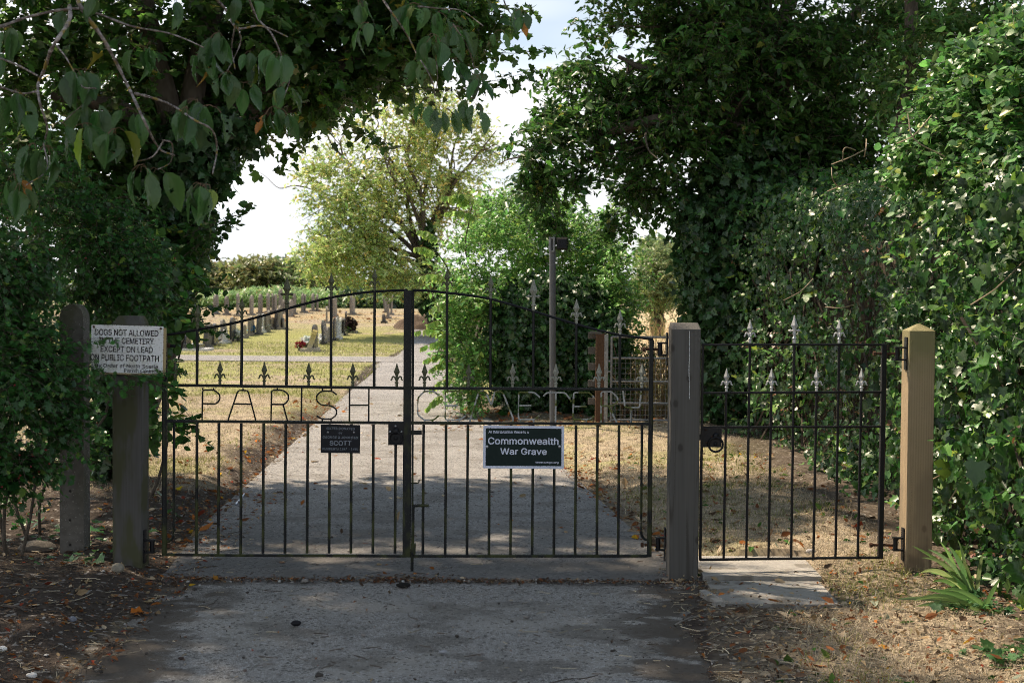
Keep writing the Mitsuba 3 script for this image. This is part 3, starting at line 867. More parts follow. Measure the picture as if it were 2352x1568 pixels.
for s, cx, cy, wpx, cap in (('DOGS NOT ALLOWED', 652, 289, 890, 82), ('IN THE CEMETERY', 650, 402, 770, 80), ('EXCEPT ON LEAD', 655, 522, 730, 82), ('ON PUBLIC FOOTPATH', 625, 640, 960, 84),
                            ('By Order of North Scarle', 655, 752, 880, 50), ('Parish Council', 860, 820, 490, 50)):
    part(S1, 'lettering', st_line(s, cx, cy, wpx, cap), 'mat_print_black')
for X, Y in ((193, 208), (1130, 232), (1122, 832), (190, 826)):
    part(S1, 'screw', bolt_head(P(sx(X), sy(Y), SD - 0.002), 0.007, 0.004), 'mat_rust', smooth=True)
part(S1, 'bracket', cat([panel(P(sx(1128), sy(898), SD + 0.012), 0.04, 0.032, 0.012, 0, tilt)]), 'mat_rust')

# war grave sign on the second leaf
S2 = thing('information_sign', 'dark green war grave sign with a pale blue white border', 'sign')
c2 = P((1109.4 + 1295.8) / 2, (977 + 1076) / 2, GD - 0.022)
SX = PXM(GD - 0.022)
part(S2, 'panel', panel(c2, 186.4 / SX, 99 / SX, 0.004, 0.008), 'mat_sign_frame')
part(S2, 'face', panel(c2 - [0, 0.0012, 0], 174.5 / SX, 86.5 / SX, 0.002, 0.001), 'mat_sign_green')


def war(s, X, Y, w, cap, anchor='c', bold=True):
    c = P(735 + X * 0.35157, 505.3 + Y * 0.35157, GD - 0.0237)
    return text(s, c, w * 0.35157 / SX, cap * 0.35157 / SX, 0.001, bold, anchor)


for a_ in (('At this location there is a', 1100, 1382, 265, 17, 'l'), ('Commonwealth', 1328, 1442, 462, 43, 'c'), ('War Grave', 1330, 1510, 305, 40, 'c'), ('www.cwgc.org', 1559, 1581, 152, 13, 'r')):
    part(S2, 'lettering', war(*a_), 'mat_sign_frame')
for X in (1091, 1565):
    part(S2, 'screw', bolt_head(P(735 + X * .35157, 505.3 + 1479 * .35157, GD - 0.0245), 0.009, 0.006), 'mat_steel', smooth=True)

# donor plaque on the first leaf
S3 = thing('plaque', 'black engraved donor plaque screwed to the gate lettered PARISH', 'plaque')
c3 = P((736.8 + 827) / 2, (974.8 + 1040.2) / 2, GD - 0.018)
part(S3, 'panel', panel(c3, 90.2 / SX, 65.6 / SX, 0.004, 0.001, -0.006), 'mat_plaque')


def don(s, X, Y, w, cap, bold=False):
    c = P(735 + X * 0.35157, 505.3 + Y * 0.35157, GD - 0.0185)
    return text(s, c, w * 0.35157 / SX, cap * 0.35157 / SX, 0.001, bold, 'c', -0.006)


for a_ in (('GATES DONATED', 136, 1361, 184, 15), ('BY', 135, 1390, 24, 12), ('GEORGE & JENNIFER', 134, 1419, 232, 15), ('SCOTT', 134, 1456, 142, 29, True), ('RESIDENTS 1967 - 1985', 133, 1494, 232, 14)):
    part(S3, 'lettering', don(*a_), 'mat_plaque_text')
for X in (51, 221):
    part(S3, 'screw', bolt_head(P(735 + X * .35157, 505.3 + 1385 * .35157, GD - 0.0195), 0.0055, 0.004), 'mat_steel', smooth=True)

# ------------------------------------------------------------------ lamp pole, field gate and brown post beyond the shrub
LD = 16.9
LP = thing('floodlight_pole', 'slim grey metal pole with a small floodlight at its top', 'lamp post')
pb, pt = P(1270, 1000, LD), P(1269, 546, LD)
pb = np.array([pb[0], LD, -0.1])
part(LP, 'pole', tubes(np.array([[pb, pt]]), 0.0385, 18), 'mat_pole', smooth=40)
part(LP, 'cap', tubes(np.array([[pt - [0, 0, 0.012], pt + [0, 0, 0.004]]]), 0.041, 18), 'mat_pole', smooth=40)
part(LP, 'clamp', cat([box(P(1262.5, 561, LD - 0.05), (0.02, 0.03, 0.17)), box(P(1272, 561, LD - 0.05), (0.016, 0.03, 0.17)), box(P(1267, 547, LD - 0.05), (0.06, 0.03, 0.014)), box(P(1267, 577, LD - 0.05), (0.06, 0.03, 0.014))]), 'mat_galv')
cF = P(1291, 560, LD - 0.03)
fl = m3.Manifold.hull(m3.Manifold.cube((0.135, 0.07, 0.145), True) + m3.Manifold.cube((0.10, 0.13, 0.11), True)).translate(cF.tolist())
lamp = part(LP, 'lamp_housing', tm(fl), 'mat_iron_clean', smooth=20)
part(lamp, 'glass', box(cF + [0, -0.0665, 0.0], (0.085, 0.004, 0.09)), 'mat_plaque')

KD = 17.5
BP = thing('brown_fence_post', 'brown stained wooden post beside the metal field gate', 'fence post')
a = P(1377.5, 983, KD)
part(BP, 'shaft', rings_post(a[0], KD + 0.06, [(-0.1, 0, 0, 0), (P(1377, 766, KD)[2], 0, 0, 0)], 20.5 / PXM(KD), 0.12, 0.004), 'mat_brown_post')
for Y in (770, 805, 842, 880, 921):
    c = P(1362, Y, KD + 0.1)
    part(BP, 'fence_rail', box(c, (0.12, 0.032, 0.085)), 'mat_wood_old')
part(BP, 'cap', box(P(1368, 764, KD + 0.06), (0.14, 0.13, 0.03)), 'mat_wood_old')
FG = thing('field_gate', 'galvanised metal field gate filled with wire mesh', 'gate')
x0, x1 = P(1404, 870, KD)[0], P(1612, 870, KD)[0]
zt, zb = P(1404, 773, KD)[2], P(1404, 964, KD)[2]
part(FG, 'hanging_post', rings_post(P(1391.7, 900, KD)[0], KD, [(-0.1, 0, 0, 0), (P(1391, 768, KD)[2], 0, 0, 0)], 0.046, 0.05, 0.003), 'mat_galv')
part(FG, 'stile', tubes(np.array([[[x0, KD, zb - .02], [x0, KD, zt]]]), 0.016, 10), 'mat_galv', smooth=40)
part(FG, 'stile', tubes(np.array([[[x1, KD, zb - .02], [x1, KD, zt]]]), 0.016, 10), 'mat_galv', smooth=40)
for Y in (773.4, 822, 875.4, 925, 964):
    z = P(1404, Y, KD)[2]
    part(FG, 'rail', tubes(np.array([[[x0, KD, z], [x1, KD, z]]]), 0.014, 10), 'mat_galv', smooth=40)
for Y in (829, 853):
    z = P(1398, Y, KD)[2]
    part(FG, 'hinge', tubes(np.array([[[x0 - 0.055, KD, z], [x0, KD, z]]]), 0.011, 8), 'mat_galv', smooth=40)
zm, zmb = P(1404, 822, KD)[2], zb
hw = np.array([[[x0, KD - 0.006, z], [x1, KD - 0.006, z]] for z in np.linspace(zmb, zm, 13)[1:-1]])
vw = np.array([[[x, KD + 0.002, zmb], [x, KD + 0.002, zm]] for x in np.arange(x0 + 0.05, x1, 0.062)])
part(FG, 'wire_mesh', cat([tubes(hw, 0.0022, 4), tubes(vw, 0.0022, 4)]), 'mat_galv', kind='stuff')
ag = P(1615, 900, 17.6)
solo('timber_stake', rings_post(ag[0], 17.6, [(-0.1, 0, 0, 0), (P(1615, 806, 17.6)[2], 0, 0, 0)], 0.085, 0.08, 0.004), 'mat_wood_old', 'short grey stake behind the small gate beside the hedge foot', 'stake')

# ------------------------------------------------------------------ leaves, twigs and crowns


def fan(outline, centre, fold=0.0):
    """Leaf blade: outline (x, y) from base round the left side to the tip, mirrored; folded along the midrib."""
    L = [(x, y) for x, y in outline]
    R = [(x, -y) for x, y in L[1:-1][::-1]]
    o = np.array(L + R)
    z = np.abs(o[:, 1]) * fold
    v = np.vstack([[[centre, 0, 0]], np.column_stack([o, z])])
    n = len(o)
    f = np.array([[0, 1 + i, 1 + (i + 1) % n] for i in range(n)])
    return v, f[:, ::-1]


OVATE = (np.array([[0, 0, 0], [0.32, 0.27, 0.07], [0.75, 0.17, 0.05], [1, 0, 0], [0.75, -0.17, 0.05], [0.32, -0.27, 0.07]]), np.array([[0, 3, 2], [0, 2, 1], [0, 5, 4], [0, 4, 3]]))
ROUND = fan([(0, 0), (0.1, 0.26), (0.38, 0.40), (0.72, 0.28), (1, 0)], 0.42, 0.12)
IVY = fan([(0.04, 0), (-0.06, 0.26), (0.12, 0.50), (0.36, 0.30), (0.56, 0.40), (0.72, 0.16), (1, 0)], 0.34, 0.10)
HAW = fan([(0, 0), (0.30, 0.08), (0.36, 0.34), (0.50, 0.16), (0.64, 0.40), (0.72, 0.17), (0.88, 0.24), (0.92, 0.07), (1, 0)], 0.5, 0.10)
MAPLE = fan([(0, 0), (0.02, 0.34), (0.22, 0.28), (0.42, 0.50), (0.55, 0.24), (0.78, 0.22), (1, 0)], 0.35, 0.08)
LANCE = (np.array([[0, 0, 0], [0.35, 0.13, 0.03], [1, 0, 0], [0.35, -0.13, 0.03]]), np.array([[0, 2, 1], [0, 3, 2]]))


def place(tmpl, pos, xd, nd, size, rng, bend=0.25):
    v, f = tmpl
    x = unit(xd)
    y = unit(np.cross(nd, x))
    z = np.cross(x, y)
    s = np.asarray(size)[:, None]
    b = (rng.normal(0.35, 0.5, len(pos)) * bend)[:, None]
    lx, ly, lz = v[None, :, 0] * s, v[None, :, 1] * s * rng.uniform(0.85, 1.15, (len(pos), 1)), (v[None, :, 2] - b * v[None, :, 0] ** 2 + rng.normal(0.1, 0.35, (len(pos), 1)) * v[None, :, 1] ** 2 * 2 + rng.normal(0, 0.35, (len(pos), 1)) * v[None, :, 0] * v[None, :, 1]) * s
    out = pos[:, None] + lx[..., None] * x[:, None] + ly[..., None] * y[:, None] + lz[..., None] * z[:, None]
    ff = (f[None] + (np.arange(len(pos)) * len(v))[:, None, None]).reshape(-1, 3)
    return out.reshape(-1, 3), ff


LEAF_K = 1.9


def tint(rng, n, base, var=0.22, alt=None, p_alt=0.0, nv=1, k_=LEAF_K):
    """A colour of its own for each leaf."""
    c = np.asarray(base, float)[None] * np.exp(rng.normal(0, var, (n, 1))) * np.exp(rng.normal(0, var * 0.35, (n, 3)))
    if alt is not None:
        k = rng.random(n) < p_alt
        c[k] = np.asarray(alt, float) * np.exp(rng.normal(0, 0.25, (k.sum(), 1)))
    return np.repeat(np.clip(c * k_, 0.003, 0.7), nv, axis=0)


class Leaves:
    def __init__(self):
        self.v, self.f, self.c, self.n, self.tw = [], [], [], 0, []

    def add(self, v, f, c):
        self.v.append(v)
        self.f.append(f + self.n)
        self.c.append(c)
        self.n += len(v)

    def mesh(self):
        return (np.vstack(self.v), np.vstack(self.f)), np.vstack(self.c)


def in_blob(rng, blob, n, power=0.45, gate=0.0, freq=1.3, seed=0):
    c, r = blob[0], blob[1]
    q = unit(rng.normal(size=(n * 2, 3))) * (rng.random((n * 2, 1)) ** power)
    p = c + q * r
    if gate:
        keep = meshkit.fbm(p * freq + 31.7, 3, seed) > gate
        p, q = p[keep], q[keep]
    p, q = p[:n], q[:n]
    return p, unit(q / r + 1e-9)


def sprays(L, rng, base, dirs, length, k, tmpl, size, color, var=0.22, alt=None, p_alt=0.0, droop=0.25, upb=1.0, spread=0.75, hang=0.2, twig=0.0025, sizevar=0.25, nseg=4, centred=True):
    """Leafy shoots: each a twig with k leaves set alternately along it."""
    N = len(base)
    d = unit(dirs)
    ln = length * rng.uniform(0.6, 1.3, (N, 1))
    t = np.linspace(0, 1, nseg)[None, :, None]
    wob = rng.normal(0, 0.10, (N, nseg, 3)) * ln[:, None] * t
    base = base - d * ln * (0.5 if centred else 0.0)
    pts = base[:, None] + d[:, None] * ln[:, None] * t - np.array([0, 0, 1.0]) * (droop * ln[:, None] * t**2) + wob
    if twig:
        L.tw.append((pts, twig))
    u = (np.arange(k)[None] + rng.random((N, k))) / k * 0.95 + 0.05
    i = np.minimum((u * (nseg - 1)).astype(int), nseg - 2)
    w = (u * (nseg - 1) - i)[..., None]
    r_ = np.arange(N)[:, None]
    pos = pts[r_, i] * (1 - w) + pts[r_, i + 1] * w
    tang = unit(pts[r_, i + 1] - pts[r_, i])
    side = unit(np.cross(tang, np.array([0.05, 0.03, 1.0])) + rng.normal(0, 0.35, (N, k, 3))) * np.where(np.arange(k) % 2, 1, -1)[None, :, None]
    xd = unit(tang * (1 - spread) + side * spread + rng.normal(0, 0.22, (N, k, 3)) - np.array([0, 0, hang]))
    nd = unit(np.array([0, 0, 1.0]) * upb + d[:, None] * 0.45 + rng.normal(0, 0.38, (N, k, 3)))
    M = N * k
    pos, xd, nd = pos.reshape(M, 3), xd.reshape(M, 3), nd.reshape(M, 3)
    s = size * np.exp(rng.normal(0, sizevar, M))
    v, f = place(tmpl, pos, xd, nd, s, rng)
    L.add(v, f, tint(rng, M, color, var, alt, p_alt, len(tmpl[0])))


def B(X, Y, depth, rx, ry, rd):
    s = depth / F
    return P(X, Y, depth), np.array([rx * s, rd, ry * s])


def twig_mesh(L):
    return cat([tubes(p, np.linspace(1, 0.35, p.shape[1])[None] * r, 3) for p, r in L.tw])


def limb(a, b, r0, r1, rng, sag=0.0, n=4, wig=0.06):
    a, b = np.asarray(a, float), np.asarray(b, float)
    L = np.linalg.norm(b - a)
    t = np.linspace(0, 1, n + 1)[:, None]
    q = a + (b - a) * t + rng.normal(0, wig * L, (n + 1, 3)) * np.sin(t * np.pi) + np.array([0, 0, 1]) * sag * L * np.sin(t * np.pi)
    c = curve(q, 4)
    return c, np.linspace(r0, r1, len(c))


def limbs_mesh(items, sides=7):
    return cat([tubes(c[None], r[None], sides) for c, r in items])


def inner_branches(rng, blobs, root, n, r0=0.02):
    """Branches from a root through the blobs to points inside them."""
    out = []
    for c, r in blobs:
        out.append(limb(root, c, r0 * 2.2, r0, rng))
        q = unit(rng.normal(size=(n, 3))) * rng.uniform(0.5, 0.95, (n, 1)) * r + c
        for e in q:
            out.append(limb(c + (e - c) * 0.1, e, r0 * 0.7, r0 * 0.15, rng))
    return out


# ---- large field maple on the left, its limbs and ivy-clad trunk
rng = np.random.default_rng(101)
T1 = thing('maple_tree', 'large dark leafy tree arching over the gates from behind the concrete post', 'tree')
base1 = np.array([P(235, 1000, 11.6)[0], 11.6, 0.0])
fork = P(420, 420, 11.6)
tr, rr = limb([base1[0] - 0.05, 11.6, -0.2], fork, 0.24, 0.18, rng, n=4, wig=0.02)
reach = [P(700, 250, 12.0), P(930, 165, 12.2), P(1090, 90, 12.3), P(620, 60, 13.0), P(300, 60, 12.4), P(120, 220, 11.6), P(560, -350, 12.6), P(250, -400, 12.0), P(860, -250, 12.8)]
L1 = [(tr, rr)]
for i, e in enumerate(reach):
    L1.append(limb(fork + [0, 0, 0.2], e, 0.11, 0.03, rng, sag=0.10, n=4, wig=0.035))
part(T1, 'trunk', limbs_mesh(L1[:1], 12), 'mat_bark', smooth=60)
part(T1, 'limb', limbs_mesh(L1[1:4], 8), 'mat_bark', smooth=60)
part(T1, 'limb', limbs_mesh(L1[4:], 8), 'mat_bark', smooth=60)
LV = Leaves()
GREEN1 = (0.040, 0.085, 0.018)
blobs1 = [(B(90, 130, 12.0, 260, 260, 1.5), 446), (B(360, 200, 12.2, 230, 230, 1.7), 547), (B(600, 110, 12.4, 230, 190, 1.8), 547), (B(830, 60, 12.6, 200, 150, 1.6), 403), (B(985, 50, 12.2, 140, 95, 1.1), 187),
          (B(1120, 35, 12.2, 90, 70, 0.6), 50), (B(740, 200, 12.0, 120, 60, 0.8), 122), (B(900, 140, 12.2, 110, 60, 0.7), 93), (B(1030, 105, 12.2, 80, 45, 0.5), 33), (B(540, 240, 12.0, 90, 60, 0.9), 122),
          (B(80, 420, 11.2, 190, 190, 1.2), 237), (B(240, 420, 11.4, 170, 170, 1.1), 230)]
high1 = [(B(420, -330, 12.6, 520, 330, 1.6), 648), (B(860, -260, 12.8, 330, 240, 1.9), 302), (B(120, -300, 12.0, 400, 300, 2.0), 360), (B(560, -420, 13.6, 450, 300, 1.8), 360)]
for (bl, n) in blobs1 + high1:
    p, o = in_blob(rng, bl, int(n * 0.85), 0.5, 0.45, 1.6, 3)
    sprays(LV, rng, p, o * 0.8 + [0, 0, 0.15] + rng.normal(0, 0.4, p.shape), 0.34, 9, MAPLE, 0.082, GREEN1, 0.30, (0.20, 0.17, 0.03), 0.02, droop=0.35, upb=1.2, twig=0.003)
m, c = LV.mesh()
part(T1, 'crown', m, 'mat_leaf', smooth=True, color=c, kind='stuff')
part(T1, 'twigs', twig_mesh(LV), 'mat_bark', kind='stuff')
# hanging shoots at the crown's edge
LV = Leaves()
sh = [((1130, 120), (1262, 108)), ((1080, 190), (1232, 158)), ((960, 200), (1075, 205)), ((820, 300), (885, 330)), ((690, 320), (640, 372)), ((1150, 40), (1225, 15)), ((1085, 205), (1215, 180))]
for (a, b) in sh:
    pa, pb = P(*a, 12.0), P(*b, 11.8)
    q = np.linspace(0, 1, 6)[:, None]
    bs = pa + (pb - pa) * q
    LV.tw.append((curve([pa, (pa + pb) / 2 + [0, 0, -0.03], pb], 3)[None], 0.004))
    sprays(LV, rng, bs, np.tile(pb - pa, (6, 1)) + rng.normal(0, 0.3, (6, 3)), 0.16, 5, MAPLE, 0.07, GREEN1, 0.25, droop=0.4, twig=0.002)
m, c = LV.mesh()
part(T1, 'shoot', m, 'mat_leaf', smooth=True, color=c, kind='stuff')
part(T1, 'twigs', twig_mesh(LV), 'mat_bark', kind='stuff')
# ivy on that trunk
LV = Leaves()
for bl, n in ((B(410, 460, 11.5, 65, 200, 0.42), 560), (B(455, 365, 11.6, 70, 80, 0.45), 190), (B(370, 560, 11.4, 70, 130, 0.4), 260), (B(320, 660, 11.3, 70, 130, 0.4), 260), (B(530, 290, 11.7, 60, 45, 0.4), 110), (B(275, 800, 11.3, 55, 130, 0.35), 200), (B(236, 980, 11.3, 28, 140, 0.25), 120)):
    p, o = in_blob(rng, bl, n, 0.3)
    sprays(LV, rng, p, o + [0, 0, -0.3], 0.2, 6, IVY, 0.075, (0.022, 0.05, 0.016), 0.25, droop=0.3, upb=0.4, hang=0.6, twig=0.002)
m, c = LV.mesh()
part(T1, 'ivy', m, 'mat_leaf_gloss', smooth=True, color=c, kind='stuff', label='dark ivy wrapped round the leaning trunk')

# ---- leafy shrub at the foot of that tree, seen over the first leaf
rng = np.random.default_rng(102)
S_ = thing('elder_shrub', 'loose dark green shrub reaching over the notice and the PARISH gate leaf', 'shrub')
LV = Leaves()
for bl, n in ((B(345, 700, 10.4, 75, 75, 0.4), 100), (B(410, 645, 10.4, 50, 75, 0.4), 32), (B(405, 735, 10.0, 60, 36, 0.3), 34), (B(370, 570, 10.8, 80, 90, 0.5), 90), (B(460, 540, 10.8, 40, 50, 0.35), 14),
              (B(388, 890, 9.4, 6, 100, 0.12), 16), (B(420, 975, 9.6, 45, 10, 0.12), 9), (B(340, 960, 9.8, 18, 90, 0.2), 22), (B(300, 820, 10.0, 50, 90, 0.3), 40)):
    p, o = in_blob(rng, bl, n, 0.5)
    sprays(LV, rng, p, o + [0.2, -0.2, 0.0] + rng.normal(0, 0.35, p.shape), 0.22, 7, ROUND, 0.062, (0.035, 0.085, 0.018), 0.3, (0.12, 0.16, 0.02), 0.03, droop=0.25, upb=0.8, twig=0.0025)
for (a, b) in (((430, 560), (578, 468)), ((420, 545), (545, 500)), ((420, 590), (560, 488)), ((440, 620), (520, 520)), ((430, 690), (525, 640)), ((440, 720), (530, 700)), ((430, 750), (515, 760))):
    pa, pb = P(*a, 10.6), P(*b, 10.5)
    bs = pa + (pb - pa) * np.linspace(0.2, 1, 7)[:, None]
    LV.tw.append((curve([pa, (pa + pb) / 2 + [0, 0, 0.02], pb], 3)[None], 0.004))
    sprays(LV, rng, bs, np.tile(pb - pa, (7, 1)) + rng.normal(0, 0.4, (7, 3)), 0.14, 4, ROUND, 0.05, (0.03, 0.07, 0.018), 0.25, droop=0.2, twig=0.002)
m, c = LV.mesh()
part(S_, 'foliage', m, 'mat_leaf', smooth=True, color=c, kind='stuff')
part(S_, 'twigs', twig_mesh(LV), 'mat_bark', kind='stuff')
st0 = [limb([P(300, 1000, 10.4)[0] + dx, 10.4, -0.05], P(X, Y, 10.4), 0.015, 0.006, rng) for dx, X, Y in ((0, 370, 700), (0.05, 430, 680), (-0.05, 350, 560), (0.08, 420, 740))]
part(S_, 'stem', limbs_mesh(st0, 6), 'mat_bark', smooth=60)

# ---- hawthorn in front of the concrete post
rng = np.random.default_rng(103)
HB = thing('hawthorn_bush', 'dense hawthorn bush with lobed leaves and red berries covering the concrete post', 'shrub')
LV = Leaves()
HC = (0.030, 0.082, 0.020)
hb = [(B(20, 600, 7.9, 90, 150, 0.5), 400), (B(60, 1050, 7.6, 70, 50, 0.3), 120), (B(5, 1085, 7.6, 80, 50, 0.3), 130), (B(150, 1000, 8.9, 90, 80, 0.3), 120), (B(50, 850, 7.7, 95, 160, 0.45), 440), (B(230, 560, 9.0, 130, 120, 0.5), 330), (B(330, 610, 9.0, 70, 80, 0.4), 120), (B(-60, 1000, 7.5, 120, 110, 0.5), 170), (B(70, 1010, 7.7, 60, 70, 0.3), 80),
      (B(140, 940, 7.8, 40, 90, 0.16), 90), (B(230, 670, 9.0, 100, 60, 0.3), 130), (B(330, 700, 8.9, 40, 45, 0.2), 40), (B(-80, 700, 7.8, 140, 280, 0.7), 380), (B(40, 400, 8.6, 150, 110, 0.6), 170), (B(200, 470, 9.0, 120, 70, 0.5), 130), (B(60, 770, 7.9, 50, 80, 0.2), 90)]
for bl, n in hb:
    p, o = in_blob(rng, bl, n, 0.5, 0.36, 2.2, 4)
    sprays(LV, rng, p, o + [0.15, -0.25, 0.05] + rng.normal(0, 0.4, p.shape), 0.22, 8, HAW, 0.044, HC, 0.28, (0.10, 0.16, 0.03), 0.05, droop=0.35, upb=0.9, twig=0.0022)
for (a, b) in (((110, 810), (275, 868)), ((120, 850), (290, 888)), ((150, 790), (258, 776)), ((100, 880), (240, 905)), ((300, 862), (390, 852)), ((260, 872), (392, 880)), ((110, 940), (225, 985)), ((120, 1000), (215, 1060)), ((130, 830), (225, 842)), ((130, 900), (215, 940)), ((90, 770), (140, 750))):
    pa, pb = P(*a, 7.86), P(*b, 7.98)
    bs = pa + (pb - pa) * np.linspace(0.05, 1, 9)[:, None]
    LV.tw.append((curve([pa, (pa + pb) / 2 + [0, 0, 0.012], pb], 3)[None], 0.0025))
    sprays(LV, rng, bs, np.tile(pb - pa, (9, 1)) + rng.normal(0, 0.12, (9, 3)), 0.085, 5, HAW, 0.043, (0.045, 0.12, 0.03), 0.22, droop=0.3, twig=0.0015)
m, c = LV.mesh()
part(HB, 'foliage', m, 'mat_leaf', smooth=True, color=c, kind='stuff')
part(HB, 'twigs', twig_mesh(LV), 'mat_bark', kind='stuff')
st0 = [limb([P(X0, 1000, d)[0], d, -0.02], P(X1, Y1, d), 0.011, 0.005, rng, wig=0.05) for X0, d, X1, Y1 in ((20, 8.3, 40, 560), (70, 8.9, 200, 600), (-60, 8.0, -40, 600), (90, 9.1, 260, 620), (40, 8.2, 100, 850), (10, 8.1, 60, 800))]
part(HB, 'stem', limbs_mesh(st0, 7), 'mat_bark', smooth=60)
bp = np.vstack([in_blob(rng, bl, 14, 0.2)[0] for bl, n in hb[:8]])
bm = trimesh.creation.icosphere(1, 0.0055)
part(HB, 'berries', cat([(np.array(bm.vertices) + q, np.array(bm.faces)) for q in bp]), 'mat_berry', smooth=True, kind='stuff')

# ---- overhanging cherry: boughs, twigs and large toothed leaves close to the camera
rng = np.random.default_rng(104)


def cherry_leaf(rng, size, holes=False):
    nu, nv = 13, 5
    u = np.linspace(0, 1, nu)
    wv = 0.27 * np.sin(np.pi * u ** 0.80) ** 0.85 * (1 - 0.30 * u) + 0.002
    wv[-1] = 0.001
    a = np.linspace(-1, 1, nv)
    tooth = 1 + 0.05 * (np.arange(nu) % 2)
    X = np.repeat(u[:, None], nv, 1)
    X = X + np.abs(a)[None] * 0.05 * np.sin(np.pi * u)[:, None]
    Y = wv[:, None] * a[None] * np.where(np.abs(a)[None] > 0.9, tooth[:, None], 1)
    cup = rng.uniform(-0.3, 0.9)
    vein = 0.011 * np.where((np.arange(nu) % 2)[:, None] == 1, 1, -1) * np.minimum(1, np.abs(a)[None] * 2) * (np.sin(np.pi * u)[:, None])
    fold, bend, twist = rng.uniform(0.05, 0.8), rng.uniform(-0.1, 0.9), rng.normal(0, 0.6)
    Z = np.abs(Y) * fold + cup * Y**2 + 0.02 * np.sin(X * 9 + twist * 9) * np.abs(a)[None] + vein - bend * X ** 2 * 0.6 + twist * X * Y
    v = np.stack([X, Y, Z], -1).reshape(-1, 3) * size
    f = []
    for i in range(nu - 1):
        for j in range(nv - 1):
            q = i * nv + j
            if holes and rng.random() < 0.045:
                continue
            f += [[q, q + nv, q + nv + 1], [q, q + nv + 1, q + 1]]
    return v, np.array(f)


CH = thing('cherry_tree', 'overhanging cherry boughs with large drooping toothed leaves', 'tree')
CD = 5.0
boughs = [
    (((175, -40), (182, 10), (240, 95), (290, 190), (330, 275), (365, 340), (402, 357)), 0.0085, 0.0030, 5.0),
    (((160, 15), (158, 50), (120, 110), (100, 165), (88, 190), (90, 230), (108, 290), (104, 320)), 0.0075, 0.003, 4.8),
    (((0, 62), (70, 38), (165, 20), (220, 30), (300, 60), (380, 75), (430, 92), (468, 110)), 0.0055, 0.0022, 5.1),
    (((310, 215), (350, 225), (400, 245), (445, 275), (488, 300), (498, 345), (488, 400)), 0.0048, 0.0026, 4.9),
    (((480, -20), (520, 25), (545, 65), (600, 60), (660, 85)), 0.006, 0.0024, 5.2),
    (((565, -20), (590, 40), (625, 80), (650, 140), (665, 180), (650, 230)), 0.0045, 0.002, 5.2),
    (((870, -15), (900, 30), (935, 80), (955, 120), (990, 180), (1000, 225)), 0.0045, 0.002, 5.3),
    (((-10, 130), (40, 150), (88, 175)), 0.004, 0.003, 4.9),
    (((0, 200), (50, 215), (85, 210)), 0.004, 0.003, 4.9),
    (((130, 105), (150, 130), (170, 165)), 0.0035, 0.002, 4.9),
    (((375, 325), (350, 360), (310, 372)), 0.003, 0.002, 5.0),
    (((372, 322), (395, 330), (392, 372), (360, 390)), 0.003, 0.0018, 5.0),
    (((540, 60), (532, 110), (540, 160)), 0.003, 0.002, 5.1),
    (((545, 62), (552, 100), (520, 168)), 0.003, 0.0018, 5.1),
    (((170, 165), (190, 200), (220, 210), (140, 285)), 0.0028, 0.0018, 4.95),
    (((100, 330), (108, 390), (60, 425)), 0.0028, 0.0018, 4.8),
    (((1000, 120), (1005, 170), (1003, 205)), 0.002, 0.0015, 5.3),
    (((1150, -20), (1165, 20), (1185, 45)), 0.003, 0.0018, 5.4),
    (((1040, 55), (1075, 110), (1090, 170), (1085, 215)), 0.0026, 0.0016, 5.3),
    (((960, 15), (1010, 20), (1060, 25), (1110, 60)), 0.003, 0.0016, 5.3),
]
bm_ = []
for ctrl, r0, r1, dep in boughs:
    c = curve([P(x, y, dep + 0.12 * math.sin(i * 1.9 + x * 0.01)) for i, (x, y) in enumerate(ctrl)], 6)
    rad = np.linspace(r0, r1, len(c)) * (1 + 0.18 * np.sin(np.arange(len(c)) * 2.1))
    part(CH, 'bough', tubes(c[None], rad[None], 7), 'mat_twig', smooth=60)
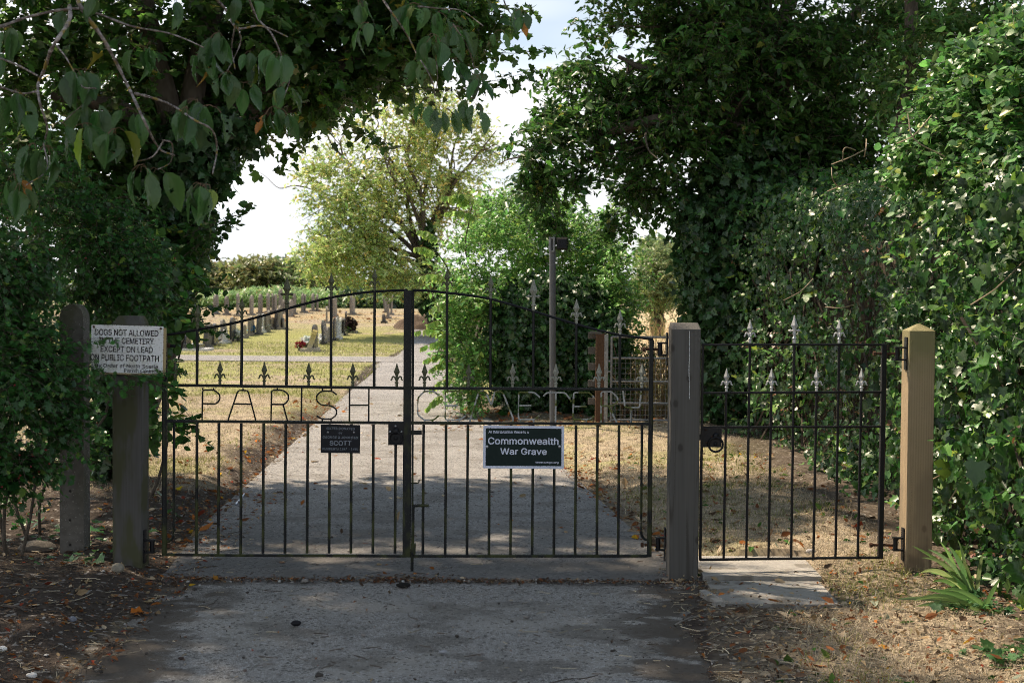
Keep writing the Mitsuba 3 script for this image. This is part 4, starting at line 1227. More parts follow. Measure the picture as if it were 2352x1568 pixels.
# leaf clusters: where the stalk hangs, how many, size
clus = [
    (158, 25, 4.8, 3, .13), (20, 62, 5.0, 4, .15), (12, 120, 5.0, 2, .14), (175, 160, 4.9, 5, .125), (200, 160, 4.95, 4, .13), (210, 235, 4.95, 5, .125), (35, 205, 4.9, 4, .145), (15, 215, 4.9, 3, .14),
    (190, 285, 5.0, 5, .15), (265, 295, 5.0, 6, .14), (300, 250, 5.0, 3, .12), (320, 105, 5.1, 4, .12), (345, 95, 5.1, 2, .11), (468, 112, 5.1, 7, .13), (500, 75, 5.1, 6, .12), (520, 165, 5.1, 6, .13), (450, 230, 5.0, 6, .15),
    (430, 245, 5.0, 4, .14), (490, 245, 5.0, 4, .12), (325, 378, 5.0, 5, .15), (360, 388, 5.0, 3, .14), (460, 422, 4.9, 6, .145), (480, 425, 4.9, 3, .13), (80, 330, 4.8, 4, .15), (108, 335, 4.8, 4, .15), (30, 400, 4.8, 5, .13),
    (45, 420, 4.8, 3, .12), (610, 115, 5.2, 7, .13), (640, 120, 5.2, 5, .12), (655, 190, 5.2, 4, .10), (625, 245, 5.2, 5, .10), (645, 250, 5.2, 4, .11), (575, 120, 5.15, 3, .12), (560, 190, 5.1, 4, .12), (135, 280, 4.95, 3, .11),
    (400, 0, 5.1, 3, .12), (225, -14, 4.9, 3, .13), (560, -14, 5.1, 3, .11),
    (820, 0, 5.3, 4, .11), (845, 55, 5.3, 3, .10), (960, 10, 5.3, 4, .12), (1010, 30, 5.3, 5, .12), (1045, 60, 5.3, 5, .12), (1000, 80, 5.3, 5, .12), (1040, 135, 5.3, 5, .10), (1075, 150, 5.3, 3, .10), (985, 225, 5.3, 4, .105), (1025, 250, 5.3, 5, .105), (1000, 245, 5.3, 3, .10),
    (1085, 170, 5.3, 3, .10), (1105, 170, 5.3, 2, .10), (1085, 225, 5.3, 4, .11), (1095, 240, 5.3, 3, .10), (1180, 20, 5.4, 4, .10), (1200, 25, 5.4, 3, .09), (930, 40, 5.3, 3, .11), (1150, 70, 5.4, 2, .08), (960, 120, 5.3, 3, .10),
]
stalks, nleaf = [], 0
for X, Y, dep, n, s in clus:
    c0 = P(X, Y, dep + rng.uniform(-0.12, 0.12))
    for i in range(n):
        a = rng.uniform(0, 2 * np.pi)
        out = np.array([math.cos(a) * 0.85 + rng.normal(0, .15), math.sin(a) * 0.6, 0])
        p = c0 + out * 0.035 + [0, 0, -rng.uniform(0.0, 0.03)]
        stalks.append(curve([c0, (c0 + p) / 2 + [0, 0, 0.006], p], 3))
        xd = unit(out * rng.uniform(0.10, 0.8) + [0, 0, -1.0])
        nd = unit(out * 1.2 + np.array([0, -0.6, 0.5]) + rng.normal(0, 0.75, 3))
        y_ = unit(np.cross(nd, xd))
        z_ = np.cross(xd, y_)
        v, f = cherry_leaf(rng, s * rng.uniform(0.5, 1.02), rng.random() < 0.5)
        w = v[:, :1] * xd + v[:, 1:2] * y_ + v[:, 2:] * z_ + p
        q = rng.random()
        col = tint(rng, 1, (0.034, 0.076, 0.022) if q > 0.05 else ((0.09, 0.12, 0.015) if q > 0.014 else (0.24, 0.10, 0.02)), 0.20, nv=len(w))
        if nleaf < 298:
            part(CH, 'leaf', (w, f), 'mat_leaf', smooth=True, color=col)
        nleaf += 1
part(CH, 'stalks', cat([tubes(s_[None], 0.0011, 3) for s_ in stalks]), 'mat_stalk', kind='stuff')
# the rest of that cherry, above the picture, which shades the drive
LV = Leaves()
for (cx, cy, cz, rx, ry, rz, n) in ((-2.9, 9.8, 5.6, 1.4, 1.5, 0.9, 560), (-3.6, 7.6, 5.2, 1.7, 1.7, 1.0, 640), (-2.6, 8.6, 5.0, 1.3, 1.3, 0.6, 300), (-3.9, 9.4, 5.2, 1.2, 1.2, 0.7, 360), (-2.3, 9.6, 4.9, 0.8, 1.1, 0.55, 130), (-1.6, 7.0, 4.4, 1.4, 1.5, 0.5, 330), (-3.0, 5.6, 4.4, 1.6, 1.5, 0.7, 440), (-1.0, 6.4, 4.1, 0.6, 0.7, 0.35, 60), (-1.2, 5.6, 3.9, 1.3, 0.8, 0.35, 90), (-5.4, 7.4, 4.4, 1.5, 1.5, 1.2, 420), (-4.8, 5.8, 4.0, 1.3, 1.3, 0.9, 260), (-5.6, 9.4, 4.2, 1.5, 1.4, 1.6, 380)):
    p, o = in_blob(rng, (np.array([cx, cy, cz]), np.array([rx, ry, rz])), n, 0.45)
    sprays(LV, rng, p, o + rng.normal(0, 0.4, p.shape), 0.4, 8, OVATE, 0.12, (0.048, 0.10, 0.036), 0.2, droop=0.3, hang=0.8, twig=0.004)
m, c = LV.mesh()
part(CH, 'crown', m, 'mat_leaf', smooth=True, color=c, kind='stuff')
tk = [limb([-4.6, 6.2, -0.1], [-3.6, 6.6, 4.6], 0.16, 0.09, rng, n=4, wig=0.02)] + [limb([-3.7, 6.6, 4.2], e, 0.07, 0.02, rng, sag=0.05) for e in ([-2.9, 9.8, 5.6], [-1.6, 7.0, 4.5], [-2.3, 9.6, 4.9], [-3.0, 5.6, 4.5], [-5.4, 7.4, 4.4], [-1.0, 6.4, 4.1], [-1.2, 5.4, 3.9], P(300, -60, 5.0), P(900, -60, 5.3))]
part(CH, 'trunk', limbs_mesh(tk, 8), 'mat_bark', smooth=60)

# ---- ivy hedge along the right
rng = np.random.default_rng(105)


def hedge_face(rng, n, y0, y1, xf, top, seed, depth=0.0, amp=0.36):
    """Points and outward normals on a lumpy hedge that faces -x and rounds over its top."""
    y = rng.uniform(y0, y1, n)
    tp, x0 = top(y), xf(y)
    t = rng.random(n)
    H = tp - 0.35
    arc = 0.35 * np.pi / 2 * 1.3
    s = t * (H + arc + 1.3)
    face, rnd = s < H, (s >= H) & (s < H + arc)
    ph = np.clip((s - H) / arc, 0, 1) * np.pi / 2
    z = np.where(face, s, np.where(rnd, H + 0.35 * np.sin(ph), tp))
    lean = 0.16 * (z / tp)
    x = np.where(face, x0 + lean, np.where(rnd, x0 + lean + 0.5 * (1 - np.cos(ph)), x0 + lean + 0.5 + (s - H - arc)))
    nx = np.where(face, -1.0, np.where(rnd, -np.cos(ph), -0.1))
    nz = np.where(face, 0.12, np.where(rnd, np.sin(ph), 1.0))
    nm = unit(np.column_stack([nx, np.zeros(n) - 0.15, nz]))
    p = np.column_stack([x, y, z])
    a = (meshkit.fbm(p * 1.25, 3, seed) - 0.5) * 2 * amp + (meshkit.fbm(p * 4.5, 2, seed + 7) - 0.5) * amp * 0.9
    return p + nm * (a - depth)[:, None], nm


IH = thing('ivy_hedge', 'tall glossy ivy hedge in dappled sun beside the small gate', 'hedge')
hx = lambda y: np.interp(y, [4.0, 6.4, 8.0, 10.7, 13, 17, 21], [2.30, 2.36, 2.58, 2.80, 2.80, 2.55, 2.60])
ht = lambda y: np.interp(y, [4.0, 6.5, 8.0, 10, 13, 17, 21], [2.35, 2.45, 2.45, 2.45, 2.6, 2.9, 3.2]) + 0.25 * (meshkit.fbm(np.stack([y * 0.8, y * 0, y * 0], -1), 3, 6) - 0.5)
IVYC = (0.019, 0.054, 0.010)
for nm_, y0, y1, n in (('foliage', 4.4, 11.0, 38000), ('foliage', 11.0, 20.5, 30000)):
    LV = Leaves()
    for dpt, share in ((0.0, 0.30), (0.12, 0.30), (0.28, 0.22), (0.46, 0.18)):
        k_ = int(n * share)
        p, o = hedge_face(rng, k_, y0, y1, hx, ht, 8, dpt)
        if dpt < 0.2:
            keep_ = meshkit.fbm(p * 3.1 + 5.0, 3, 12) > 0.455
            p, o = p[keep_], o[keep_]
            k_ = len(p)
        xd = np.array([0, 0, -1.0]) + rng.normal(0, 0.65, p.shape)
        xd = xd - (xd * o).sum(1, keepdims=True) * o * 0.7
        nd = o + np.array([0, -0.45, 0.85]) + rng.normal(0, 0.40, p.shape)
        s = 0.047 * np.exp(rng.normal(0, 0.38, k_))
        v, f = place(IVY, p, xd, nd, s, rng, 0.3)
        LV.add(v, f, tint(rng, k_, IVYC, 0.32, (0.09, 0.16, 0.025), 0.07, len(IVY[0])))
    p, o = hedge_face(rng, 60, y0, y1, hx, ht, 8, -0.02)
    sprays(LV, rng, p, o + [0, -0.1, 0.6] + rng.normal(0, 0.4, p.shape), 0.22, 9, HAW, 0.03, (0.10, 0.055, 0.028), 0.35, droop=0.35, twig=0.0025)
    p, o = hedge_face(rng, 70, y0, y1, hx, ht, 8, 0.0)
    sprays(LV, rng, p, o + [0, -0.1, 0.5] + rng.normal(0, 0.4, p.shape), 0.26, 4, MAPLE, 0.070, (0.06, 0.13, 0.03), 0.25, (0.15, 0.2, 0.03), 0.12, droop=0.35, twig=0.0025)
    p, o = hedge_face(rng, 300, y0, y1, hx, ht, 8, 0.02)
    sprays(LV, rng, p, o + [0, -0.1, 0.5] + rng.normal(0, 0.4, p.shape), 0.30, 8, ROUND, 0.046, (0.05, 0.12, 0.03), 0.25, (0.15, 0.22, 0.04), 0.06, droop=0.35, twig=0.0022)
    m, c = LV.mesh()
    part(IH, 'foliage', m, 'mat_leaf_gloss', smooth=True, color=c, kind='stuff')
    part(IH, 'twigs', twig_mesh(LV), 'mat_twig', kind='stuff')
# woody core that the ivy clings to
p, o = hedge_face(rng, 900, 4.4, 20.5, hx, ht, 8, 0.34)
d_ = unit(np.column_stack([rng.normal(0, 0.25, 900), rng.normal(0, 0.55, 900), np.ones(900)]))
keep_ = p[:, 2] < ht(p[:, 1]) - 0.85
p, d_ = p[keep_], d_[keep_]
core = tubes(np.stack([p - d_ * 0.5, p + rng.normal(0, 0.04, p.shape), p + d_ * 0.5], 1), 0.011, 4)
part(IH, 'stems', core, 'mat_bark', kind='stuff')
ys_ = np.linspace(4.4, 20.5, 60)
zz_ = np.linspace(0, 1, 14)
YY, ZZ = np.meshgrid(ys_, zz_)
XX = hx(YY) + 0.95 + 0.12 * ZZ + (meshkit.fbm(np.stack([YY * 2, ZZ * 6, YY * 0], -1), 3, 4) - 0.5) * 0.3
wall = np.stack([XX, YY, ZZ * (ht(YY) - 0.35) - 0.05], -1).reshape(-1, 3)
a_ = (np.arange(13)[:, None] * 60 + np.arange(59)).ravel()
part(IH, 'dead_wood', (wall, np.vstack([np.stack([a_, a_ + 1, a_ + 61], 1), np.stack([a_, a_ + 61, a_ + 60], 1)])), 'mat_bark', smooth=True, label='matted dead stems deep inside the hedge')
# pale dry shoots poking out of it
dead = []
for a, b, m_ in (((2085, 262), (2170, 360), (2100, 320)), ((1910, 378), (1985, 345), (1950, 362)), ((1935, 372), (1965, 345), (1940, 340)), ((1910, 385), (1925, 430), (1912, 410)), ((1985, 360), (1990, 320), (1989, 340)), ((2060, 330), (2140, 265), (2100, 310)), ((1900, 440), (1960, 420), (1930, 428)),
                 ((1895, 705), (1960, 700), (1930, 707)), ((1800, 690), (1868, 640), (1840, 668)), ((2230, 700), (2352, 600), (2290, 660)), ((2180, 1150), (2290, 1020), (2240, 1060)), ((2220, 1110), (2352, 1010), (2290, 1070)), ((2120, 1110), (2200, 1060), (2160, 1090))):
    dep = np.interp(a[0], [1800, 2050, 2352], [10.8, 8.9, 6.9])
    dead.append(curve([P(*a, dep), P(*m_, dep - 0.05), P(*b, dep + 0.1)], 5))
for q in dead:
    part(IH, 'dry_shoot', tubes(q[None], 0.0042, 5), 'mat_dry_stem', smooth=60)

# ---- taller bush behind the hedge
rng = np.random.default_rng(106)
DB = thing('dogwood_bush', 'bright green tall bush rising behind the ivy hedge at the picture edge', 'shrub')
LV = Leaves()
for bl, n in ((B(2295, 215, 9.4, 150, 175, 0.8), 560), (B(2190, 300, 9.8, 100, 115, 0.7), 300), (B(2340, 330, 8.8, 150, 160, 0.6), 340), (B(2110, 365, 10.2, 65, 70, 0.5), 100), (B(2330, 60, 9.2, 120, 110, 0.6), 160), (B(2440, 200, 8.6, 160, 280, 0.8), 240)):
    p, o = in_blob(rng, bl, n, 0.45, 0.36, 1.8, 5)
    sprays(LV, rng, p, o + [-0.2, -0.1, 0.45] + rng.normal(0, 0.35, p.shape), 0.32, 9, ROUND, 0.055, (0.050, 0.115, 0.030), 0.28, (0.18, 0.22, 0.04), 0.04, droop=0.25, upb=0.9, twig=0.003)
m, c = LV.mesh()
part(DB, 'foliage', m, 'mat_leaf_gloss', smooth=True, color=c, kind='stuff')
part(DB, 'twigs', twig_mesh(LV), 'mat_twig', kind='stuff')
st0 = [limb([3.5 + dx, 9.4 + dy, -0.05], P(X, Y, 9.5), 0.03, 0.01, rng) for dx, dy, X, Y in ((0, 0, 2330, 180), (0.3, 0.2, 2400, 300), (0.2, 0.3, 2360, 250), (0.1, 0.4, 2380, 330))]
part(DB, 'stem', limbs_mesh(st0, 6), 'mat_bark', smooth=60)

# ---- large ivy-clad tree on the right
rng = np.random.default_rng(107)
T2 = thing('ivy_clad_tree', 'huge dark tree whose trunk is a thick column of ivy, right of the path', 'tree')
TD = 18.0
b2 = P(1730, 960, TD)
b2[2] = -0.2
f2 = P(1760, 300, TD)
main = limb(b2, f2, 0.34, 0.24, rng, n=4, wig=0.015)
ends = [P(1500, 330, 18.2), P(1330, 380, 18.0), P(1240, 330, 18.0), P(1420, 130, 18.4), P(1560, 0, 18.2), P(1760, -150, 18.4), P(1950, 60, 18.6), P(2100, -50, 18.8), P(1640, -400, 18.4), P(1950, -450, 18.6)]
lm = [main] + [limb(f2 + [0, 0, -0.1 + 0.06 * i], e, 0.13, 0.025, rng, sag=0.08, n=4, wig=0.04) for i, e in enumerate(ends)]
part(T2, 'trunk', limbs_mesh(lm[:1], 12), 'mat_bark', smooth=60)
for q in lm[1:]:
    part(T2, 'limb', limbs_mesh([q], 8), 'mat_bark', smooth=60)
second = []
for q in lm[1:7]:
    for _ in range(7):
        i = rng.integers(len(q[0]) // 3, len(q[0]))
        e = q[0][i] + unit(rng.normal(size=3) + [-0.5, 0, 0.1]) * rng.uniform(0.5, 1.3)
        second.append(limb(q[0][i], e, 0.022, 0.006, rng))
part(T2, 'branches', limbs_mesh(second, 5), 'mat_bark', smooth=60, kind='stuff')
LV = Leaves()
G2C = (0.034, 0.078, 0.017)
bl2 = [(B(1700, 130, 18.2, 260, 260, 1.8), 1105), (B(1900, 180, 18.4, 200, 260, 1.6), 850), (B(1500, 200, 18.2, 170, 200, 1.3), 352), (B(1400, 240, 18.2, 140, 150, 1.1), 231), (B(1290, 330, 18.0, 110, 110, 0.9), 159),
       (B(1215, 350, 18.0, 60, 100, 0.6), 60), (B(1330, 160, 18.2, 110, 70, 0.8), 66), (B(1430, 60, 18.2, 110, 80, 0.8), 82), (B(1250, 270, 18.0, 60, 60, 0.5), 33), (B(1240, 420, 18.0, 70, 70, 0.5), 60), (B(1350, 450, 18.1, 110, 70, 0.7), 110),
       (B(1460, 430, 18.2, 100, 80, 0.8), 121), (B(1290, 520, 18.1, 60, 40, 0.4), 33), (B(1410, 510, 18.2, 60, 40, 0.4), 27), (B(1560, 340, 18.0, 120, 140, 0.9), 209), (B(1660, 20, 18.2, 200, 140, 1.5), 527), (B(2080, 100, 18.6, 130, 230, 1.2), 357), (B(2230, 30, 19, 130, 130, 1.0), 110),
       (B(1800, 400, 18.0, 190, 170, 0.9), 680), (B(1900, 330, 17.6, 160, 140, 0.8), 476)]
hi2 = [((np.array([0.9, 18.6, 7.4]), np.array([1.6, 1.6, 1.2])), 560), ((np.array([2.6, 18.2, 8.8]), np.array([2.0, 1.8, 1.2])), 600), ((np.array([0.2, 15.0, 6.5]), np.array([1.2, 1.4, 0.8])), 330), ((np.array([0.8, 17.0, 6.9]), np.array([1.2, 1.2, 0.9])), 300), ((np.array([0.6, 13.6, 6.6]), np.array([0.8, 0.8, 0.5])), 110), (B(1700, -330, 18.4, 380, 300, 2.2), 900), (B(2050, -280, 18.8, 300, 280, 2.0), 600), (B(1450, -130, 18.4, 160, 160, 1.2), 180)]
for bl, n in bl2 + hi2:
    p, o = in_blob(rng, bl, n, 0.55, 0.46, 1.5, 6)
    sprays(LV, rng, p, o * 0.8 + [0, 0, 0.1] + rng.normal(0, 0.4, p.shape), 0.40, 9, OVATE, 0.095, G2C, 0.30, (0.16, 0.17, 0.03), 0.015, droop=0.35, upb=1.1, twig=0.004)
m, c = LV.mesh()
part(T2, 'crown', m, 'mat_leaf', smooth=True, color=c, kind='stuff')
part(T2, 'twigs', twig_mesh(LV), 'mat_bark', kind='stuff')
LV = Leaves()
for bl, n in ((B(1700, 560, 17.6, 140, 140, 0.7), 900), (B(1690, 720, 17.4, 110, 160, 0.7), 800), (B(1640, 620, 17.6, 80, 120, 0.5), 420), (B(1760, 420, 17.8, 170, 120, 0.8), 700), (B(1720, 860, 17.4, 130, 130, 0.7), 560), (B(1580, 480, 17.8, 30, 60, 0.3), 60), (B(1850, 520, 17.0, 120, 110, 0.6), 420)):
    p, o = in_blob(rng, bl, n, 0.25)
    sprays(LV, rng, p, o + [0, 0, -0.25], 0.25, 7, IVY, 0.09, (0.024, 0.056, 0.018), 0.28, droop=0.3, upb=0.5, hang=0.6, twig=0.002)
m, c = LV.mesh()
part(T2, 'ivy', m, 'mat_leaf_gloss', smooth=True, color=c, kind='stuff', label='thick ivy column round the trunk')
# a bare straight trunk further right
rng = np.random.default_rng(108)
TB = thing('ash_tree', 'tree with a bare straight dark trunk high above the hedge', 'tree')
tb_ = limb([P(2085, 90, 16)[0], 16, -0.2], P(2082, -250, 16), 0.10, 0.07, rng, wig=0.006)
part(TB, 'trunk', limbs_mesh([tb_, limb(P(2084, -100, 16), P(2180, -240, 16), 0.04, 0.02, rng)], 10), 'mat_bark', smooth=60)
LV = Leaves()
for bl, n in ((B(2150, -180, 16, 260, 170, 1.2), 330), (B(2290, 20, 15.5, 90, 90, 0.7), 120), (B(2170, 60, 15.6, 90, 60, 0.5), 70), (B(2060, 160, 15.8, 70, 100, 0.5), 90)):
    p, o = in_blob(rng, bl, n, 0.5, 0.4, 1.5, 9)
    sprays(LV, rng, p, o + rng.normal(0, 0.4, p.shape), 0.35, 8, OVATE, 0.085, (0.045, 0.095, 0.024), 0.28, droop=0.35, twig=0.003)
m, c = LV.mesh()
part(TB, 'crown', m, 'mat_leaf', smooth=True, color=c, kind='stuff')

# ---- shrub in the middle, with an ivy hollow and long feathered shoots
rng = np.random.default_rng(109)
MS = thing('privet_shrub', 'big bright sunlit shrub beyond the CEMETERY gate leaf with an ivy hollow', 'shrub')
LV = Leaves()
GS = (0.10, 0.195, 0.052)
ms = [(B(1230, 560, 20.5, 200, 130, 1.2), 1250), (B(1090, 640, 19.8, 100, 150, 0.9), 600), (B(1060, 790, 19.2, 75, 120, 0.6), 420), (B(1390, 640, 20.2, 105, 150, 1.0), 640), (B(1425, 780, 19.4, 60, 140, 0.7), 320), (B(1260, 480, 21, 110, 70, 0.8), 330), (B(1130, 500, 21, 80, 70, 0.7), 210),
      (B(1380, 520, 21, 90, 80, 0.8), 260), (B(1250, 720, 21.2, 220, 170, 0.8), 900), (B(1330, 440, 21, 60, 40, 0.5), 60), (B(1080, 900, 18.7, 50, 60, 0.35), 100), (B(1418, 700, 18.9, 34, 150, 0.3), 190), (B(1110, 700, 18.8, 45, 150, 0.3), 200)]
for bl, n in ms:
    p, o = in_blob(rng, bl, int(n * 0.8), 0.35, 0.48, 2.0, 2)
    sprays(LV, rng, p, o + [0, 0, 0.35] + rng.normal(0, 0.35, p.shape), 0.34, 9, OVATE, 0.062, GS, 0.28, (0.20, 0.26, 0.05), 0.05, droop=0.3, upb=1.4, twig=0.003)
m, c = LV.mesh()
part(MS, 'foliage', m, 'mat_leaf', smooth=True, color=c, kind='stuff')
part(MS, 'twigs', twig_mesh(LV), 'mat_bark', kind='stuff')
LV = Leaves()
for bl, n in ((B(1250, 800, 19.0, 130, 180, 0.5), 1900), (B(1390, 830, 18.6, 50, 140, 0.4), 700), (B(1175, 770, 19.2, 55, 130, 0.4), 480), (B(1310, 720, 18.9, 110, 90, 0.4), 760)):
    p, o = in_blob(rng, bl, n, 0.25)
    sprays(LV, rng, p, o + [0, -0.3, -0.25], 0.2, 7, IVY, 0.065, (0.022, 0.055, 0.016), 0.28, droop=0.3, upb=0.3, hang=0.7, twig=0.002)
m, c = LV.mesh()
part(MS, 'ivy', m, 'mat_leaf_gloss', smooth=True, color=c, kind='stuff', label='dark ivy curtain in the hollow of the shrub')
st0 = [limb([P(X0, 950, 20)[0], 20, -0.05], P(X1, Y1, 20.4), 0.04, 0.012, rng) for X0, X1, Y1 in ((1180, 1110, 620), (1230, 1240, 560), (1290, 1390, 620), (1340, 1280, 500))]
part(MS, 'stem', limbs_mesh(st0, 6), 'mat_bark', smooth=60)


def frond(owner, a, b, dep, n, ln, col, rng, sag=0.12):
    """A feathered leaf: a stalk with paired drooping leaflets."""
    pa, pb = P(*a, dep), P(*b, dep - 0.12)
    c = curve([pa, (pa + pb) / 2 + np.array([0, 0, sag]) * np.linalg.norm(pb - pa), pb], 8)
    L = Leaves()
    u = np.linspace(0.15, 0.98, n)
    i = (u * (len(c) - 1)).astype(int)
    pos = np.repeat(c[i], 2, 0)
    t = np.repeat(unit(np.gradient(c, axis=0))[i], 2, 0)
    sd = np.tile([[1.0], [-1.0]], (n, 1))
    xd = t * 0.35 + np.cross(t, [0, 0, 1.0]) * sd * 0.5 + np.array([0, 0, -0.85]) + rng.normal(0, .1, pos.shape)
    nd = np.array([0, -0.4, 0.6]) + np.cross(t, [0, 0, 1.0]) * sd * 0.8 + rng.normal(0, .15, pos.shape)
    v, f = place(LANCE if False else OVATE, pos, xd, nd, np.full(2 * n, ln) * np.repeat(np.sin(np.pi * np.clip(u * 0.8 + 0.15, 0, 1)) * 0.5 + 0.5, 2), rng)
    v = v
    L.add(v, f, tint(rng, 2 * n, col, 0.2, nv=len(OVATE[0])))
    m, cc = L.mesh()
    k_ = part(owner, 'frond', m, 'mat_leaf', smooth=True, color=cc)
    part(k_, 'stalk', tubes(c[None], 0.003, 4), 'mat_stalk')


SU = thing('sumac_shrub', 'long feathered yellow green fronds leaning out over the path', 'shrub')
for a, b in (((1000, 580), (952, 568)), ((1010, 550), (958, 528)), ((1080, 470), (1012, 450)), ((1090, 460), (1040, 445)), ((1100, 500), (1020, 488)), ((1040, 770), (945, 763)), ((1050, 790), (962, 800)), ((1040, 815), (972, 828)), ((1050, 830), (985, 850)), ((1030, 640), (958, 635)), ((1050, 700), (985, 712)), ((1040, 870), (985, 895)), ((1030, 740), (980, 745)), ((1020, 905), (978, 940))):
    frond(SU, a, b, 19.0, 11, 0.13, (0.16, 0.24, 0.06), rng)
st0 = [limb([P(X0, 950, 19.6)[0], 19.6, -0.05], P(X1, Y1, 19.1), 0.02, 0.008, rng) for X0, X1, Y1 in ((1110, 1085, 470), (1090, 1045, 790), (1100, 1005, 580))]
part(SU, 'stem', limbs_mesh(st0, 6), 'mat_bark', smooth=60)

# ---- half-bare yellowing tree in the middle distance
rng = np.random.default_rng(110)
T3 = thing('yellowing_tree', 'thinning tree with yellow and orange leaves beyond the graves', 'tree')
YD = 50.0
root = P(1010, 745, YD)
root[2] = rise(YD) - 0.2
fk = P(975, 590, YD)
tm_ = limb(root, fk, 0.34, 0.22, rng, wig=0.02)
mains = []
for X, Y in ((700, 430), (760, 330), (850, 260), (930, 190), (1010, 190), (1080, 260), (1140, 300), (820, 420), (720, 540), (880, 350), (1060, 380), (780, 600)):
    mains.append(limb(fk + rng.normal(0, .15, 3), P(X, Y, YD + rng.uniform(-2, 2)), 0.10, 0.02, rng, sag=0.06, n=4, wig=0.03))
subs = []
for c, r in mains:
    for _ in range(8):
        i = rng.integers(len(c) // 4, len(c))
        e = c[i] + unit(rng.normal(size=3) + unit(c[-1] - c[0]) * 0.8 + [0, 0, 0.3]) * rng.uniform(0.8, 2.2)
        subs.append(limb(c[i], e, 0.03, 0.008, rng))
part(T3, 'trunk', limbs_mesh([tm_], 10), 'mat_bark', smooth=60)
for q in mains:
    part(T3, 'limb', limbs_mesh([q], 7), 'mat_bark', smooth=60)
part(T3, 'branches', limbs_mesh(subs, 4), 'mat_bark', kind='stuff')
LV = Leaves()
YG, YO = (0.20, 0.26, 0.085), (0.34, 0.27, 0.085)
y3 = [(B(930, 330, YD, 190, 150, 3.0), 558), (B(800, 450, YD, 130, 150, 3.0), 558), (B(760, 580, YD - 1, 90, 70, 2.2), 260), (B(860, 560, YD, 140, 110, 2.8), 558), (B(940, 620, YD - 1, 110, 60, 2.0), 260), (B(1040, 400, YD, 130, 180, 2.6), 322), (B(970, 270, YD, 120, 95, 2.2), 170), (B(940, 210, YD, 60, 60, 1.6), 37),
      (B(1090, 330, YD, 60, 90, 1.6), 74), (B(720, 410, YD, 60, 60, 1.6), 68), (B(1100, 470, YD, 70, 100, 1.6), 111)]
for i, (bl, n) in enumerate(y3):
    p, o = in_blob(rng, bl, int(n * 1.0), 0.5, 0.44, 0.8, 8)
    lo = 1 - sstep(350, 560, 784 - (p[:, 2] - 1.6) / YD * F)
    sprays(LV, rng, p, o + [0, 0, 0.3] + rng.normal(0, 0.4, p.shape), 0.70, 13, OVATE, 0.125, YG, 0.28, YO, 0.16 if i in (0, 6, 7, 5, 9) else 0.07, droop=0.25, upb=0.8, twig=0.008)
m, c = LV.mesh()
part(T3, 'crown', m, 'mat_leaf', smooth=True, color=c, kind='stuff')
part(T3, 'twigs', twig_mesh(LV), 'mat_bark', kind='stuff')
LV = Leaves()
for bl, n in ((B(985, 600, YD - 0.4, 22, 90, 0.6), 160), (B(990, 690, YD - 0.4, 26, 50, 0.7), 110)):
    p, o = in_blob(rng, bl, n, 0.3)
    sprays(LV, rng, p, o, 0.3, 6, IVY, 0.15, (0.022, 0.05, 0.016), 0.25, twig=0.004)
m, c = LV.mesh()
part(T3, 'ivy', m, 'mat_leaf_gloss', smooth=True, color=c, kind='stuff', label='dark ivy up the trunk')

# ---- bushes and hedges far behind


def bush(name, label, blobs, leaf, col, size, k, ln, rng, alt=None, pa=0.0, group=None, var=0.25, cat_='bush'):
    t = thing(name, label, cat_, group)
    L = Leaves()
    for bl, n in blobs:
        p, o = in_blob(rng, bl, n, 0.4, 0.36, 3.0 / max(bl[1]), 3)
        sprays(L, rng, p, o + [0, 0, 0.3] + rng.normal(0, 0.35, p.shape), ln, k, leaf, size, col, var, alt, pa, droop=0.3, upb=0.9, twig=0)
    m, c = L.mesh()
    part(t, 'crown', m, 'mat_leaf', smooth=True, color=c, kind='stuff')
    c0, r0 = blobs[0][0]
    g = np.array([c0[0], c0[1], rise(c0[1]) - 0.3])
    part(t, 'trunk', limbs_mesh([limb(g, c0 + rng.normal(0, .2, 3) * r0, 0.12, 0.05, rng) for _ in range(3)], 6), 'mat_bark', smooth=60)


rng = np.random.default_rng(111)
bush('far_bush', 'olive brown thicket behind the bracken nearest the dark tree', [(B(500, 635, 108, 75, 38, 3), 420), (B(470, 660, 106, 60, 40, 3), 260)], OVATE, (0.085, 0.10, 0.038), 0.34, 11, 1.4, rng, (0.13, 0.10, 0.04), 0.06)
bush('far_bush', 'rounded olive bush with bare twigs on its top behind the bracken', [(B(590, 625, 105, 60, 36, 3), 460), (B(570, 655, 104, 55, 40, 3), 260)], OVATE, (0.105, 0.12, 0.042), 0.34, 11, 1.4, rng, (0.15, 0.11, 0.045), 0.08)
bush('far_bush', 'yellowish green bush left of the distant dark green trees', [(B(665, 634, 106, 60, 36, 3), 560), (B(725, 645, 104, 60, 34, 3), 480), (B(460, 640, 108, 60, 34, 3), 300)], OVATE, (0.08, 0.11, 0.04), 0.34, 11, 1.4, rng, (0.12, 0.10, 0.05), 0.06)
bush('far_tree', 'small dark green tree farthest off beyond the bushes', [(B(715, 620, 150, 40, 28, 4), 300), (B(745, 640, 148, 50, 30, 4), 260)], OVATE, (0.055, 0.095, 0.034), 0.5, 9, 1.8, rng, cat_='tree')
bush('far_tree', 'dull green distant tree rising just right of the olive bush', [(B(640, 612, 150, 35, 18, 4), 160), (B(620, 640, 150, 60, 30, 4), 200)], OVATE, (0.055, 0.095, 0.034), 0.5, 9, 1.8, rng, cat_='tree')
bush('far_bush', 'grey green willow like bush at the field edge right of the bright shrub', [(B(1515, 620, 52, 48, 68, 1.6), 620), (B(1490, 660, 52, 40, 50, 1.5), 260), (B(1540, 670, 52, 40, 40, 1.5), 240)], LANCE, (0.10, 0.135, 0.055), 0.20, 13, 0.8, rng, (0.17, 0.18, 0.08), 0.08)
